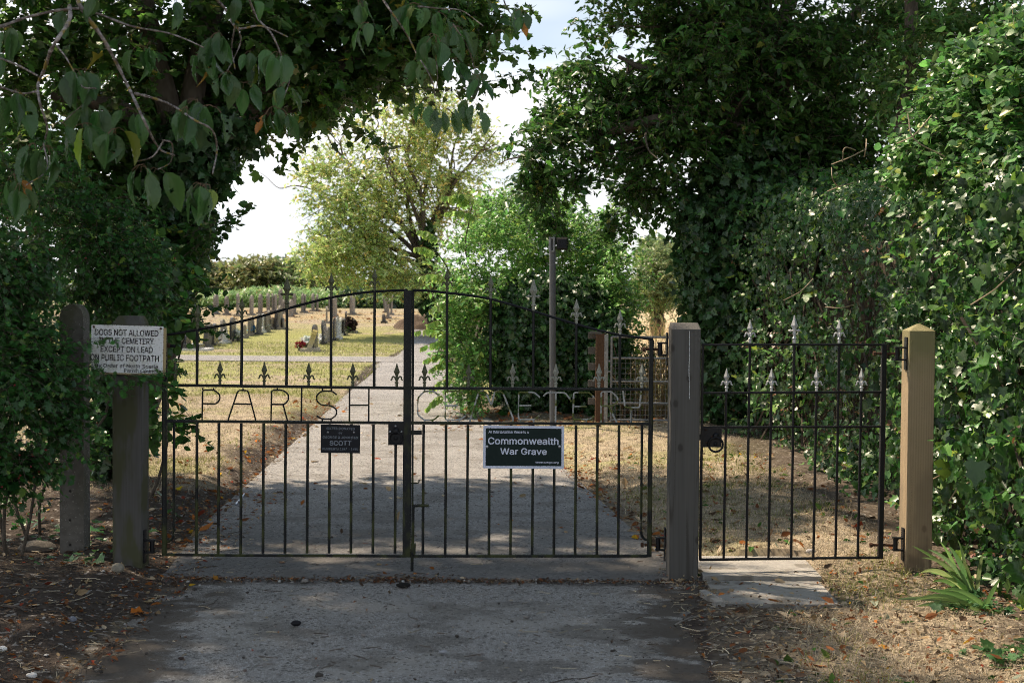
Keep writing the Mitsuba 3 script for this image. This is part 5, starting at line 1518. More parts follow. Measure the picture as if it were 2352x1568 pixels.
bush('far_tree', 'green tree top far behind the field', [(B(1500, 575, 160, 40, 34, 4), 260), (B(1560, 600, 160, 60, 45, 4), 300)], OVATE, (0.06, 0.10, 0.036), 0.55, 9, 1.8, rng, cat_='tree')
bush('far_hedge', 'long dark hedge behind the trees at the far side of the cemetery', [(B(x, 668, 130, 130, 34, 3), 420) for x in (760, 960, 1160, 1360, 1560)], OVATE, (0.055, 0.09, 0.034), 0.5, 9, 1.6, rng, cat_='hedge')
bush('far_hedge', 'distant hedge left of the dark tree glimpsed through the leaves', [(B(x, 665, 120, 130, 34, 3), 300) for x in (60, 240, 400, -120)], OVATE, (0.06, 0.095, 0.036), 0.45, 9, 1.6, rng, cat_='hedge')
bush('dark_thicket', 'dark leafy thicket under the yellowing tree behind the last graves', [(B(930, 690, 84, 80, 34, 2), 520), (B(830, 695, 84, 70, 30, 2), 360), (B(1030, 690, 84, 60, 40, 2), 300)], OVATE, (0.03, 0.055, 0.028), 0.34, 9, 1.0, rng)
# bracken bank
rng = np.random.default_rng(112)
L = Leaves()
n = 2600
xx, dd = rng.uniform(-21, -2.0, n), rng.uniform(82, 87, n)
X_ = 1176 + xx / 84 * F
zt_ = rise(84) + (meshkit.fbm(np.stack([xx * 0.4, xx * 0, xx * 0], -1), 3, 5) * 0.9 + 0.75) * (0.75 + 0.25 * (dd - 82) / 5)
z_ = rise(84) + (zt_ - rise(84)) * rng.random(n) ** 0.5
p = np.column_stack([xx, dd, z_])
o = unit(rng.normal(size=(n, 3)) * [1, 0.6, 0.4] + [0, -0.5, 0.6])
sprays(L, rng, p, o, 0.8, 14, LANCE, 0.30, (0.13, 0.20, 0.075), 0.25, (0.24, 0.18, 0.07), 0.05, droop=0.5, upb=1.0, twig=0, hang=0.3)
m, c = L.mesh()
solo('bracken', m, 'mat_leaf', 'bank of pale green bracken behind the graves', 'bracken', smooth=True, color=c, kind='stuff')
# tall dry grass by the field gate and at the field edge
L = Leaves()
n = 1500
gxy = np.vstack([np.column_stack([rng.uniform(1.3, 3.4, n), rng.uniform(18.2, 20.5, n)]), np.column_stack([rng.uniform(3.5, 9.5, 700), rng.uniform(44, 50, 700)])])
n = len(gxy)
h_ = np.where(gxy[:, 1] < 30, rng.uniform(0.3, 1.05, n), rng.uniform(0.3, 0.9, n))
bs = np.column_stack([gxy, rise(gxy[:, 1])])
pts = bs[:, None] + np.array([0, 0, 1.0]) * h_[:, None, None] * np.linspace(0, 1, 5)[None, :, None] + (rng.normal(0, 0.25, (n, 1, 3)) * [1, 1, 0]) * h_[:, None, None] * (np.linspace(0, 1, 5) ** 2)[None, :, None]
tg = tubes(pts, np.array([0.003, 0.003, 0.0028, 0.006, 0.002])[None], 3)
solo('tall_grass', tg, 'mat_dry', 'tall pale dry grass round the metal field gate', 'grass', color=tint(rng, n, (0.42, 0.32, 0.17), 0.25, (0.16, 0.2, 0.06), 0.25, 15, 1.0), kind='stuff')

# ------------------------------------------------------------------ graves


def on_ground(X, Y):
    """Where the ray through the pixel meets the ground."""
    dep = 20.0
    for _ in range(60):
        q = P(X, Y, dep)
        h = float(rise(dep))
        d = P(X, Y, 1.0) - CAM
        if d[2] >= -1e-4:
            return P(X, Y, 84.0)
        dep = 0.5 * dep + 0.5 * min((h - CAM[2]) / d[2], 84.0)
    q = P(X, Y, dep)
    q[2] = rise(q[1])
    return q


def headstone(w, h, t, style, rng):
    """Upright slab seen on edge: width along y, thickness along x, origin at the foot."""
    n = 9
    if style == 0:      # round top
        top = [(w / 2 * math.cos(a), h - w * 0.35 + w * 0.35 * math.sin(a)) for a in np.linspace(0, math.pi, n)]
    elif style == 1:    # shouldered
        top = [(w / 2, h * 0.84), (w * 0.36, h * 0.85)] + [(w * 0.34 * math.cos(a), h * 0.86 + h * 0.14 * math.sin(a)) for a in np.linspace(0.2, math.pi - 0.2, n)] + [(-w * 0.36, h * 0.85), (-w / 2, h * 0.84)]
    else:               # gentle curve
        top = [(w / 2 * (1 - 2 * u), h - 0.10 * h * (2 * u - 1) ** 2) for u in np.linspace(0, 1, n)]
    cs = m3.CrossSection([np.array([(-w / 2, -0.12), (w / 2, -0.12)] + top)]).offset(-0.008, m3.JoinType.Round).offset(0.008, m3.JoinType.Round)
    v, f = tm(m3.Manifold.extrude(cs, t))
    v = np.column_stack([v[:, 2] - t / 2, v[:, 0], v[:, 1]])
    return v, f


def tilt_y(v, a, b=0.0):
    R = np.array([[math.cos(a), 0, math.sin(a)], [0, 1, 0], [-math.sin(a), 0, math.cos(a)]])
    Rz = np.array([[math.cos(b), -math.sin(b), 0], [math.sin(b), math.cos(b), 0], [0, 0, 1]])
    return v @ R.T @ Rz.T


rng = np.random.default_rng(201)
GX, GY = (lambda c: 367.5 + c * 0.27344), (lambda c: 597.2 + c * 0.27344)
WEATH, LIGHT, BLACK, LICHEN = (0.20, 0.18, 0.155), (0.45, 0.45, 0.44), (0.018, 0.019, 0.021), (0.33, 0.27, 0.09)
stones = [
    # back row, weathered
    (470, 455, 285, 22, 0, WEATH, 0), (655, 470, 278, 22, 0, WEATH, 0), (768, 462, 295, 22, 1, WEATH, .02), (843, 450, 285, 24, 1, WEATH, 0), (912, 440, 278, 20, 0, WEATH, -.03), (945, 432, 278, 15, 0, WEATH, 0),
    (967, 430, 285, 15, 1, WEATH, .02), (1012, 450, 240, 20, 0, WEATH, 0), (1100, 475, 330, 20, 0, WEATH, 0), (1128, 455, 280, 16, 1, WEATH, 0), (1200, 443, 280, 15, 0, WEATH, 0), (1216, 440, 285, 13, 0, WEATH, .03),
    (1285, 430, 280, 18, 0, WEATH, 0), (1320, 427, 285, 18, 1, WEATH, 0), (1400, 528, 388, 22, 1, WEATH, 0), (1427, 430, 290, 16, 0, WEATH, 0), (1467, 480, 300, 28, 1, WEATH, 0), (1605, 460, 295, 16, 0, WEATH, 0),
    (1622, 455, 300, 14, 1, WEATH, 0), (1645, 405, 292, 13, 0, WEATH, 0), (1898, 440, 292, 18, 0, WEATH, -.14), (1917, 490, 292, 22, 1, WEATH, -.03), (1942, 460, 290, 16, 0, WEATH, .05), (2280, 447, 320, 20, 0, WEATH, 0), (2310, 440, 330, 16, 1, WEATH, 0),
    (560, 460, 300, 18, 0, WEATH, 0), (1040, 440, 330, 14, 0, WEATH, 0),
    # left row
    (390, 740, 530, 50, 1, (0.10, 0.095, 0.085), .12), (460, 720, 532, 34, 0, BLACK, 0), (555, 695, 495, 30, 1, WEATH, -.16), (545, 702, 582, 18, 0, LIGHT, 0), (610, 685, 480, 26, 0, BLACK, 0), (628, 680, 500, 16, 0, LIGHT, 0),
    (705, 655, 540, 20, 0, WEATH, 0), (748, 635, 480, 24, 1, WEATH, .03), (785, 626, 470, 20, 0, WEATH, -.10), (828, 626, 450, 26, 1, (0.10, 0.10, 0.10), .06), (868, 605, 450, 26, 0, LIGHT, 0), (892, 602, 455, 16, 0, WEATH, 0),
    (915, 582, 420, 24, 0, WEATH, 0), (938, 580, 480, 22, 1, WEATH, .08), (972, 575, 412, 32, 1, (0.12, 0.115, 0.11), .12), (1018, 580, 380, 22, 0, WEATH, -.05), (1042, 580, 485, 22, 0, WEATH, -.05), (860, 610, 560, 14, 0, LIGHT, 0),
    # right row
    (1300, 757, 540, 28, 0, BLACK, .0), (1386, 708, 505, 26, 0, BLACK, -.07), (1412, 690, 560, 18, 0, WEATH, 0), (1466, 675, 485, 22, 0, BLACK, 0), (1487, 655, 478, 18, 0, LIGHT, 0), (1498, 664, 528, 22, 0, LIGHT, .10), (1520, 632, 482, 22, 0, LIGHT, 0),
    (1545, 630, 490, 22, 0, BLACK, 0), (1563, 600, 430, 18, 0, BLACK, 0), (1628, 610, 490, 20, 0, WEATH, 0), (1882, 527, 452, 18, 0, (0.05, 0.045, 0.04), -.06),
    # near the left edge, half behind leaves
    (228, 752, 600, 34, 0, BLACK, 0),
]


def rank(i, members):
    k = sorted(members, key=lambda j: stones[j][0]).index(i) + 1
    return f"{k}{'th' if 10 < k % 100 < 14 else {1: 'st', 2: 'nd', 3: 'rd'}.get(k % 10, 'th')}"


for i, (cx, yb, yt, w, st, col, ln) in enumerate(stones):
    q = on_ground(GX(cx), GY(yb))
    m_px = PXM(q[1])
    h = (yb - yt) * 0.27344 / m_px
    t = max(0.06, w * 0.27344 / m_px * 0.72)
    wd = 0.55 * rng.uniform(0.9, 1.15) if i > 26 else 0.7 * rng.uniform(0.9, 1.1)
    v, f = headstone(wd, h, t, st, rng)
    v = tilt_y(v, ln, rng.normal(0, 0.05)) + q
    c = np.tile(np.array(col) * rng.uniform(0.8, 1.2), (len(v), 1))
    dark, pale = sum(col) < 0.1, sum(col) > 1.2
    if i == 54:
        lab, g = 'short dark stump like headstone leaning alone near the path', None
    elif i < 27:
        o_ = rank(i, [j for j in range(27)])
        lab, g = f'weathered grey headstone, {o_} from the left in the far rows before the bracken', 'weathered headstones in the far rows'
    else:
        near = 44 < i < 56
        hue = 'polished black' if dark else 'pale grey' if pale else 'dull brown grey'
        same = [j for j in range(27, len(stones)) if (44 < j < 56) == near and j != 54 and (sum(stones[j][5]) < 0.1, sum(stones[j][5]) > 1.2) == (dark, pale)]
        row = 'row nearest the path' if near else 'row above the PARISH gate leaf'
        lab, g = f'{hue} headstone, {rank(i, same)} from the left in the {row}', f'{hue} headstones in the {row}'
    kk = thing('headstone', lab, 'gravestone', g)
    part(kk, 'slab', (v, f), 'mat_vc_gloss' if dark else 'mat_stone', color=c)
    pb = box((0, 0, 0.02), (t + 0.16, wd + 0.14, 0.12))
    part(kk, 'plinth', (pb[0] + q, pb[1]), 'mat_vc_gloss' if dark else 'mat_stone', color=np.tile(c[0], (8, 1)))
# the stone with lichen leaning back by the path
q = on_ground(GX(1255), GY(768))
v, f = headstone(0.5, 0.62, 0.13, 1, rng)
v = tilt_y(v, 0.32, 0.1) + q + [-0.03, 0, 0.02]
kk = thing('headstone', 'leaning headstone with a yellow lichen edge propped before a black one', 'gravestone')
part(kk, 'slab', (v, f), 'mat_stone', color=np.where((v[:, 2:3] > q[2] + 0.30), np.array([LICHEN]), np.array([[0.36, 0.33, 0.29]])) * np.ones((len(v), 1)))
pb = box((0.02, 0, 0.02), (0.5, 0.6, 0.14))
part(kk, 'plinth', (pb[0] + q, pb[1]), 'mat_stone', color=np.tile([0.30, 0.27, 0.22], (8, 1)))
# kerbed grave at the left
q = on_ground(GX(190), GY(757))
kk = thing('kerbed_grave', 'low dark kerbed grave on a pale base at the leafy left side', 'grave')
part(kk, 'base', (box((0, 0, 0.03), (1.6, 0.9, 0.07))[0] + q, box((0, 0, 0), (1, 1, 1))[1]), 'mat_stone', color=np.tile([0.45, 0.45, 0.44], (8, 1)))
part(kk, 'kerb', (box((0, 0, 0.12), (1.1, 0.7, 0.12))[0] + q, box((0, 0, 0), (1, 1, 1))[1]), 'mat_vc_gloss', color=np.tile(BLACK, (8, 1)))


def flowers(name, label, cx, cy, r, col, n, pot=None, green=True):
    q = on_ground(GX(cx), GY(cy))
    t = thing(name, label, 'flowers')
    pb_ = trimesh.creation.cone(0.07, 0.001, sections=10)
    vase = lathe([(0.05, 0), (0.085, 0.05), (0.075, 0.16), (0.09, 0.18)], 12)
    part(t, 'pot', (vase[0] * [r * 6, r * 6, r * 5] + q, vase[1]), 'mat_vc', color=np.tile(pot or (0.05, 0.05, 0.05), (len(vase[0]), 1)))
    L = Leaves()
    c0 = q + [0, 0, r * 1.3]
    p = c0 + unit(rng.normal(size=(n, 3)) * [1, 1, .8] + [0, 0, .3]) * r * rng.uniform(.5, 1, (n, 1))
    for k_ in range(2):
        v, f = place(ROUND, p, rng.normal(size=p.shape), p - c0 + [0, 0, .2], np.full(n, r * 0.65), rng)
        L.add(v, f, tint(rng, n, col, 0.2, nv=len(ROUND[0]), k_=1.0))
    m, c = L.mesh()
    part(t, 'blooms', m, 'mat_dry', color=c, kind='stuff')
    L = Leaves()
    sprays(L, rng, np.tile(c0 - [0, 0, r * .5], (10, 1)), rng.normal(size=(10, 3)) + [0, 0, .6], r * 1.2, 6, LANCE, r * .6, (0.05, 0.10, 0.03), twig=0, centred=False)
    m, c = L.mesh()
    part(t, 'leaves', m, 'mat_leaf', smooth=True, color=c, kind='stuff')


flowers('flower_pot', 'white flowers beside the leaning lichened headstone', 1225, 735, 0.16, (0.72, 0.76, 0.76), 46)
flowers('flower_pot', 'dark red flowers left of the leaning lichened headstone', 1180, 765, 0.13, (0.22, 0.03, 0.04), 40)
flowers('flower_pot', 'white flowers at the foot of the black headstone nearest the path', 1350, 710, 0.14, (0.72, 0.76, 0.76), 40, (0.5, 0.5, 0.5))
flowers('flower_pot', 'white flowers in the outer row below the leaning grey stone', 508, 692, 0.16, (0.72, 0.74, 0.72), 46)
flowers('flower_pot', 'cream flowers in a dark pot beside a black headstone', 652, 682, 0.17, (0.62, 0.66, 0.55), 46)
flowers('flower_pot', 'blue flowers half way along the outer row', 770, 628, 0.16, (0.12, 0.32, 0.55), 36)
flowers('flower_pot', 'pale flowers further along the outer row', 880, 603, 0.17, (0.66, 0.68, 0.55), 36)
flowers('flower_pot', 'rust brown dried flowers on the kerbed grave', 165, 745, 0.30, (0.30, 0.15, 0.08), 70)
flowers('flower_pot', 'white round flowers at the end of the kerbed grave', 292, 757, 0.10, (0.75, 0.77, 0.78), 30, (0.5, 0.5, 0.5))
flowers('flower_pot', 'dark wilted bunch at the far end of the row near the path', 1598, 612, 0.24, (0.035, 0.025, 0.025), 70)
# low white marker
q = on_ground(GX(110), GY(752))
solo('grave_marker', (box((0, 0, 0.18), (0.34, 0.25, 0.36))[0] + q, box((0, 0, 0), (1, 1, 1))[1]), 'mat_stone', 'small white block marker beside the kerbed grave', 'gravestone', color=np.tile([0.6, 0.6, 0.6], (8, 1)))
# heap of soil by the far end of the path
q = on_ground(972, 752)
u_, v_ = np.meshgrid(np.linspace(-1, 1, 40), np.linspace(-1, 1, 30))
r2 = np.clip(1 - u_**2 - v_**2, 0, 1)
hh = r2 ** 0.7 * 0.55 * (0.6 + 0.8 * meshkit.fbm(np.stack([u_ * 3, v_ * 3, u_ * 0], -1), 4, 3)) - 0.04
mv = np.stack([q[0] + u_ * 1.2, q[1] + v_ * 1.6, q[2] + hh], -1).reshape(-1, 3)
a_ = (np.arange(29)[:, None] * 40 + np.arange(39)).ravel()
solo('soil_heap', (mv, np.vstack([np.stack([a_, a_ + 1, a_ + 41], 1), np.stack([a_, a_ + 41, a_ + 40], 1)])), 'mat_soil', 'heap of dark bare soil beside the far end of the path', 'soil heap', smooth=True)

# ------------------------------------------------------------------ iris clumps by the new post


def sword(base, d, ln, wd, droop, rng, n=14):
    d = unit(np.asarray(d, float))
    t = np.linspace(0, 1, n)[:, None]
    c = base + d * ln * t - np.array([0, 0, 1.0]) * droop * ln * t**2.4
    tg = unit(np.gradient(c, axis=0))
    side = unit(np.cross(tg, np.array([0.2, -0.9, 0.3]) + rng.normal(0, .2, 3)))
    nm = np.cross(side, tg)
    w = wd * np.interp(t[:, 0], [0, .15, .6, .9, 1], [.75, 1, .9, .45, .02])[:, None]
    v = np.concatenate([c - side * w, c + nm * w * 0.28, c + side * w])
    f = []
    for i in range(n - 1):
        for a in (0, n):
            f += [[a + i, a + n + i, a + n + i + 1], [a + i, a + n + i + 1, a + i + 1]]
    return v, np.array(f)


rng = np.random.default_rng(202)
for lab, X0, Y0, dep, tips in (
    ('iris clump with tall arching sword leaves leaning across the new post', 2235, 1318, 7.55, [(2195, 1196), (2150, 1214), (2118, 1235), (2105, 1262), (2090, 1245), (2140, 1330), (2260, 1240), (2160, 1290), (2205, 1262), (2128, 1300), (2170, 1225), (2100, 1290)]),
    ('lower iris clump whose long leaves trail along the litter', 2270, 1345, 7.15, [(2068, 1376), (2090, 1368), (2105, 1390), (2130, 1352), (2150, 1335), (2170, 1392), (2300, 1320), (2120, 1372)])):
    t = thing('iris_plant', lab, 'plant')
    b0 = P(X0, Y0, dep)
    b0[2] = float(ground_h(b0[0], dep)) - 0.01
    for (X, Y) in tips:
        e = P(X, Y, dep + rng.normal(-0.08, 0.12))
        b_ = b0 + [rng.normal(0, .03), rng.normal(0, .03), 0]
        d = e - b_
        ln = np.linalg.norm(d)
        dr_ = rng.uniform(0.12, 0.4)
        d = d / ln + np.array([0, 0, dr_])
        v, f = sword(b_, d, ln * 1.08, rng.uniform(0.011, 0.017), dr_, rng)
        part(t, 'leaf', (v, f), 'mat_leaf', smooth=True, color=tint(rng, 1, (0.12, 0.20, 0.07), 0.2, nv=len(v)))

# ------------------------------------------------------------------ grass, litter, twigs, stones
rng = np.random.default_rng(203)


def soilness(x, y):
    """Where the lawn is bare, roughly as in the ground's material."""
    dl, dr_ = xl(y) - x, x - xr(y)
    left = (dl > 0) & (y < 10.9 + rng.normal(0, 0.5, len(x)) - (x - xl(y)) * -0.0)
    edge = (dl > -0.02) & (dl < 0.25 + rng.random(len(x)) * 0.35) & (y < 19)
    redge = (dr_ > -0.02) & (dr_ < 0.12 + 0.25 * rng.random(len(x)) + 0.25 * (y < 8)) & (y < 17)
    hedge = (x > 2.15 + rng.random(len(x)) * 0.4) & (y < 20)
    shrub = (y > 17.0 + rng.normal(0, 0.3, len(x))) & (y < 23) & (x > -0.6) & (x < 2.1)
    return left | edge | redge | hedge | shrub


def blades(n, x0, x1, y0, y1, hmin, hmax, wd, dens=None):
    x, y = rng.uniform(x0, x1, n), np.sqrt(rng.uniform(y0**2, y1**2, n))
    inside = (x > xl(y) - 0.03) & (x < xr(y) + 0.03)
    keep = ~inside & ~soilness(x, y) & ~((y > 33.6) & (y < 37.4) & (x < -1.5)) & ~((x > 1.05) & (x < 1.75) & (y > 7.3) & (y < 8.65))
    x, y = x[keep], y[keep]
    n = len(x)
    g = meshkit.fbm(np.stack([x * 0.9, y * 0.9, x * 0], -1), 3, 15)
    z = ground_h(x, y)
    h = rng.uniform(hmin, hmax, n) * (0.6 + 0.8 * g)
    a = rng.uniform(0, 2 * np.pi, n)
    dirn = np.column_stack([np.cos(a), np.sin(a), np.zeros(n)])
    lean = rng.uniform(0.25, 1.9, n)[:, None]
    b = np.column_stack([x, y, z - 0.004])
    wv = np.column_stack([-np.sin(a), np.cos(a), np.zeros(n)]) * wd
    mid = b + dirn * (h * 0.35)[:, None] * lean + np.array([0, 0, 1]) * (h * 0.62)[:, None]
    tip = b + dirn * (h * 1.0)[:, None] * lean + np.array([0, 0, 1]) * (h * 0.85)[:, None]
    v = np.stack([b - wv, b + wv, mid + wv * 0.7, mid - wv * 0.7, tip], 1).reshape(-1, 3)
    f = np.array([[0, 1, 2], [0, 2, 3], [3, 2, 4]])
    f = (f[None] + (np.arange(n) * 5)[:, None, None]).reshape(-1, 3)
    far = sstep(16, 24, y)
    pg = np.clip((g - 0.5) * 3.2 + 0.22 + 0.32 * far - 0.14 * (y < 8.7), 0.04, 0.85)
    k = rng.random(n) < pg
    c = np.where(k[:, None], np.array([[0.20, 0.22, 0.065]]), np.array([[0.44, 0.375, 0.275]])) * np.exp(rng.normal(0, 0.32, (n, 1)))
    return v, f, np.repeat(np.clip(c, 0.01, 0.8), 5, 0)


gv, gf, gc, n0 = [], [], [], 0
for a in ((95000, -4.2, 3.0, 5.2, 13.0, 0.015, 0.05, 0.0017), (17000, 0.86, 2.8, 5.0, 8.7, 0.02, 0.06, 0.0014), (60000, -7.5, 3.0, 10.0, 23.0, 0.02, 0.055, 0.003), (36000, -14, 0, 21.0, 46.0, 0.03, 0.07, 0.007)):
    v, f, c = blades(*a)
    gv.append(v), gf.append(f + n0), gc.append(c)
    n0 += len(v)
solo('lawn_grass', (np.vstack(gv), np.vstack(gf)), 'mat_dry', 'short dry straw and green grass of the lawns', 'grass', color=np.vstack(gc), kind='stuff')

# ivy creeping over the ground at the hedge foot and under the hawthorn
L = Leaves()
n = 1500
x = np.concatenate([rng.uniform(1.75, 2.5, n), rng.uniform(-3.6, -2.3, 420)])
y = np.concatenate([rng.uniform(5.4, 7.7, n), rng.uniform(7.9, 10.5, 420)])
keep = np.concatenate([(meshkit.fbm(np.stack([x[:n] * 2.5, y[:n] * 2.5, x[:n] * 0], -1), 3, 4) > 0.66 - 0.42 * (x[:n] - 1.95)), meshkit.fbm(np.stack([x[n:] * 2.2, y[n:] * 2.2, x[n:] * 0], -1), 3, 4) > 0.52])
x, y = x[keep], y[keep]
n = len(x)
p = np.column_stack([x, y, ground_h(x, y) + rng.uniform(0.005, 0.06, n)])
v, f = place(IVY, p, rng.normal(size=p.shape) * [1, 1, .15], np.array([0, 0, 1.0]) + rng.normal(0, .35, p.shape), 0.048 * np.exp(rng.normal(0, .3, n)), rng)
L.add(v, f, tint(rng, n, (0.032, 0.075, 0.028), 0.3, nv=len(IVY[0])))
m, c = L.mesh()
solo('ground_ivy', m, 'mat_leaf_gloss', 'ivy leaves creeping over the soil at the hedge foot', 'ivy', smooth=True, color=c, kind='stuff')

# leaf litter
L = Leaves()


def litter(n, fx, fy, size, cols, wts, curl=0.6, lift=0.012, off_path=True, tm_=None):
    x, y = fx(n), fy(n)
    z = ground_h(x, y, False)
    p = np.column_stack([x, y, z + rng.uniform(0.003, lift, n)])
    k = rng.choice(len(cols), n, p=wts)
    c = np.array(cols)[k] * np.exp(rng.normal(0, 0.28, (n, 1)))
    t_ = tm_ or OVATE
    v, f = place(t_, p, rng.normal(size=p.shape) * [1, 1, 0.25], np.array([0, 0, 1.0]) + rng.normal(0, 0.40, p.shape), size * np.exp(rng.normal(0, 0.4, n)), rng, curl)
    L.add(v, f, np.repeat(np.clip(c, .01, .8), len(t_[0]), 0))


COL = [(0.20, 0.085, 0.04), (0.34, 0.13, 0.04), (0.30, 0.22, 0.13), (0.42, 0.34, 0.24), (0.45, 0.28, 0.03), (0.10, 0.07, 0.05), (0.26, 0.06, 0.035)]
WD = [0.24, 0.12, 0.22, 0.12, 0.02, 0.22, 0.06]
U = rng.uniform
litter(1300, lambda n: -1.75 - np.abs(rng.normal(0, 0.8, n)), lambda n: U(5.2, 11.5, n), 0.030, COL, WD)
litter(2600, lambda n: -1.75 - np.abs(rng.normal(0, 0.9, n)), lambda n: U(5.0, 11.5, n), 0.016, COL, WD, lift=0.006)
litter(650, lambda n: U(0.95, 2.6, n), lambda n: U(5.2, 8.2, n), 0.032, COL, [0.18, 0.06, 0.30, 0.24, 0.02, 0.18, 0.02], lift=0.05)
litter(2200, lambda n: U(0.85, 2.7, n), lambda n: U(5.0, 8.4, n), 0.018, COL, [0.15, 0.06, 0.3, 0.28, 0.01, 0.16, 0.04], lift=0.045)
litter(900, lambda n: U(0.9, 2.6, n), lambda n: U(8.2, 14.5, n), 0.040, COL, [0.18, 0.12, 0.22, 0.26, 0.02, 0.14, 0.06])
yy_ = lambda n: U(8.3, 19, n)
_y = U(8.4, 17, 800)
litter(800, lambda n: xr(_y) + np.abs(rng.normal(0.05, 0.22, n)), lambda n: _y, 0.038, COL, [0.24, 0.18, 0.18, 0.2, 0.02, 0.1, 0.08])
_y2 = U(9.0, 21, 800)
litter(800, lambda n: xl(_y2) - np.abs(rng.normal(0.05, 0.25, n)), lambda n: _y2, 0.04, COL, [0.24, 0.18, 0.2, 0.18, 0.02, 0.1, 0.08])
litter(900, lambda n: U(-0.9, 1.9, n), lambda n: U(16.8, 20.0, n), 0.06, COL, [0.26, 0.18, 0.16, 0.24, 0.02, 0.1, 0.04])
litter(500, lambda n: U(-6.5, 2.4, n), lambda n: U(11, 22, n), 0.055, COL, [0.22, 0.2, 0.2, 0.26, 0.04, 0.04, 0.04])
litter(900, lambda n: U(-16, -1.5, n), lambda n: U(59, 73, n), 0.11, COL, [0.4, 0.25, 0.15, 0.06, 0.0, 0.1, 0.04])
litter(2200, lambda n: U(-2.0, 1.1, n), lambda n: rng.normal(7.935, 0.028, n), 0.012, COL, [0.2, 0.06, 0.12, 0.06, 0.0, 0.54, 0.02], lift=0.012)
litter(260, lambda n: rng.normal(-0.57, 0.18, n), lambda n: rng.normal(8.02, 0.06, n), 0.016, COL, [0.26, 0.06, 0.1, 0.06, 0.0, 0.5, 0.02], lift=0.012)
litter(500, lambda n: U(-1.8, 0.9, n), lambda n: U(5.2, 12, n), 0.013, COL, [0.2, 0.05, 0.12, 0.2, 0.0, 0.41, 0.02], lift=0.008)
litter(60, lambda n: U(-2.0, 0.7, n), lambda n: U(8.2, 17, n), 0.045, COL, [0.15, 0.1, 0.3, 0.4, 0.0, 0.05, 0.0])
litter(320, lambda n: U(1.08, 2.6, n), lambda n: U(5.2, 14, n), 0.05, [(0.05, 0.12, 0.03), (0.10, 0.17, 0.04), (0.30, 0.34, 0.26)], [0.5, 0.3, 0.2])
m, c = L.mesh()
solo('leaf_litter', m, 'mat_dry', 'brown and rust fallen leaves scattered over soil, path edges and verge', 'leaf litter', color=c, kind='stuff')

# straw and fine twigs lying about
n = 2900
x = np.concatenate([-1.75 - np.abs(rng.normal(0, 0.8, 900)), U(0.85, 2.6, 1700), U(-1.7, 0.9, 300)])
y = np.concatenate([U(5.2, 9.5, 900), U(5.2, 8.3, 1700), U(5.3, 9.0, 300)])
a = U(0, np.pi, n)
ln = np.exp(rng.normal(-2.9, 0.55, n))
ln[2600:] *= 0.6
dv = np.column_stack([np.cos(a), np.sin(a), rng.normal(0, 0.05, n)])
p = np.column_stack([x, y, ground_h(x, y, False) + U(0.003, 0.014, n)])
tt = np.linspace(-1, 1, 4)[None, :, None]
bow = np.cross(dv, [0, 0, 1.0])[:, None] * (rng.normal(0, 0.18, (n, 1, 1)) * tt**2)
pts = p[:, None] + (dv[:, None] * tt + bow) * (ln / 2)[:, None, None]
pts[..., 2] = np.maximum(pts[..., 2], ground_h(pts[..., 0], pts[..., 1], False) + 0.002)
tg = tubes(pts, np.where(rng.random(n) < 0.6, 0.0011, 0.0021)[:, None], 4)
cc = np.where((rng.random(n) < np.where(x < 0, 0.16, 0.55))[:, None], [[0.42, 0.36, 0.26]], [[0.10, 0.078, 0.06]]) * np.exp(rng.normal(0, .3, (n, 1)))
solo('straw_and_twigs', tg, 'mat_vc', 'dry straw stalks and fine twigs lying on the ground', 'straw', color=np.repeat(cc, 16, 0), kind='stuff')

# grit
n = 2600
x = np.concatenate([-1.7 - np.abs(rng.normal(0, 0.75, 1100)), U(-1.85, 0.95, 1100), U(0.85, 1.5, 400)])
y = np.concatenate([U(5.0, 9.5, 1100), U(5.0, 12.0, 500), rng.normal(7.93, 0.03, 600), U(5.0, 8.0, 400)])
r = np.exp(rng.normal(-5.55, 0.5, n))
ico = trimesh.creation.icosphere(1, 1.0)
iv, if_ = np.array(ico.vertices), np.array(ico.faces)
sc_ = rng.uniform(0.6, 1.3, (n, 1, 3)) * [1, 1, .7]
v = iv[None] * sc_ * r[:, None, None] * (1 + 0.18 * rng.normal(size=(n, len(iv), 1)))
v = v + np.column_stack([x, y, ground_h(x, y, False) + r * 0.3])[:, None]
f = (if_[None] + (np.arange(n) * len(iv))[:, None, None]).reshape(-1, 3)
gcol = np.array([(0.06, 0.052, 0.045), (0.22, 0.20, 0.185), (0.42, 0.41, 0.39), (0.14, 0.10, 0.08)])[rng.choice(4, n, p=[.46, .28, .08, .18])]
solo('grit', (v.reshape(-1, 3), f), 'mat_vc', 'loose grit and soil crumbs on the driveway and bank', 'gravel', smooth=True, color=np.repeat(gcol, len(iv), 0), kind='stuff')


def pebble(label, X, Y, r, col, name='pebble', flat=0.7):
    q = on_ground(X, Y)
    z = float(ground_h(q[0], q[1], False))
    m = trimesh.creation.icosphere(3, 1.0)
    v = np.array(m.vertices)
    v = v * (0.85 + 0.4 * meshkit.fbm(v * 1.6 + X, 3, 4))[:, None] * np.array([1.25, 0.95, flat]) * r + [q[0], q[1], z + r * flat * 0.6]
    solo(name, (v, np.array(m.faces)), 'mat_stone', label, 'stone', smooth=True, color=np.tile(np.array(col) * 1.2, (len(v), 1)))


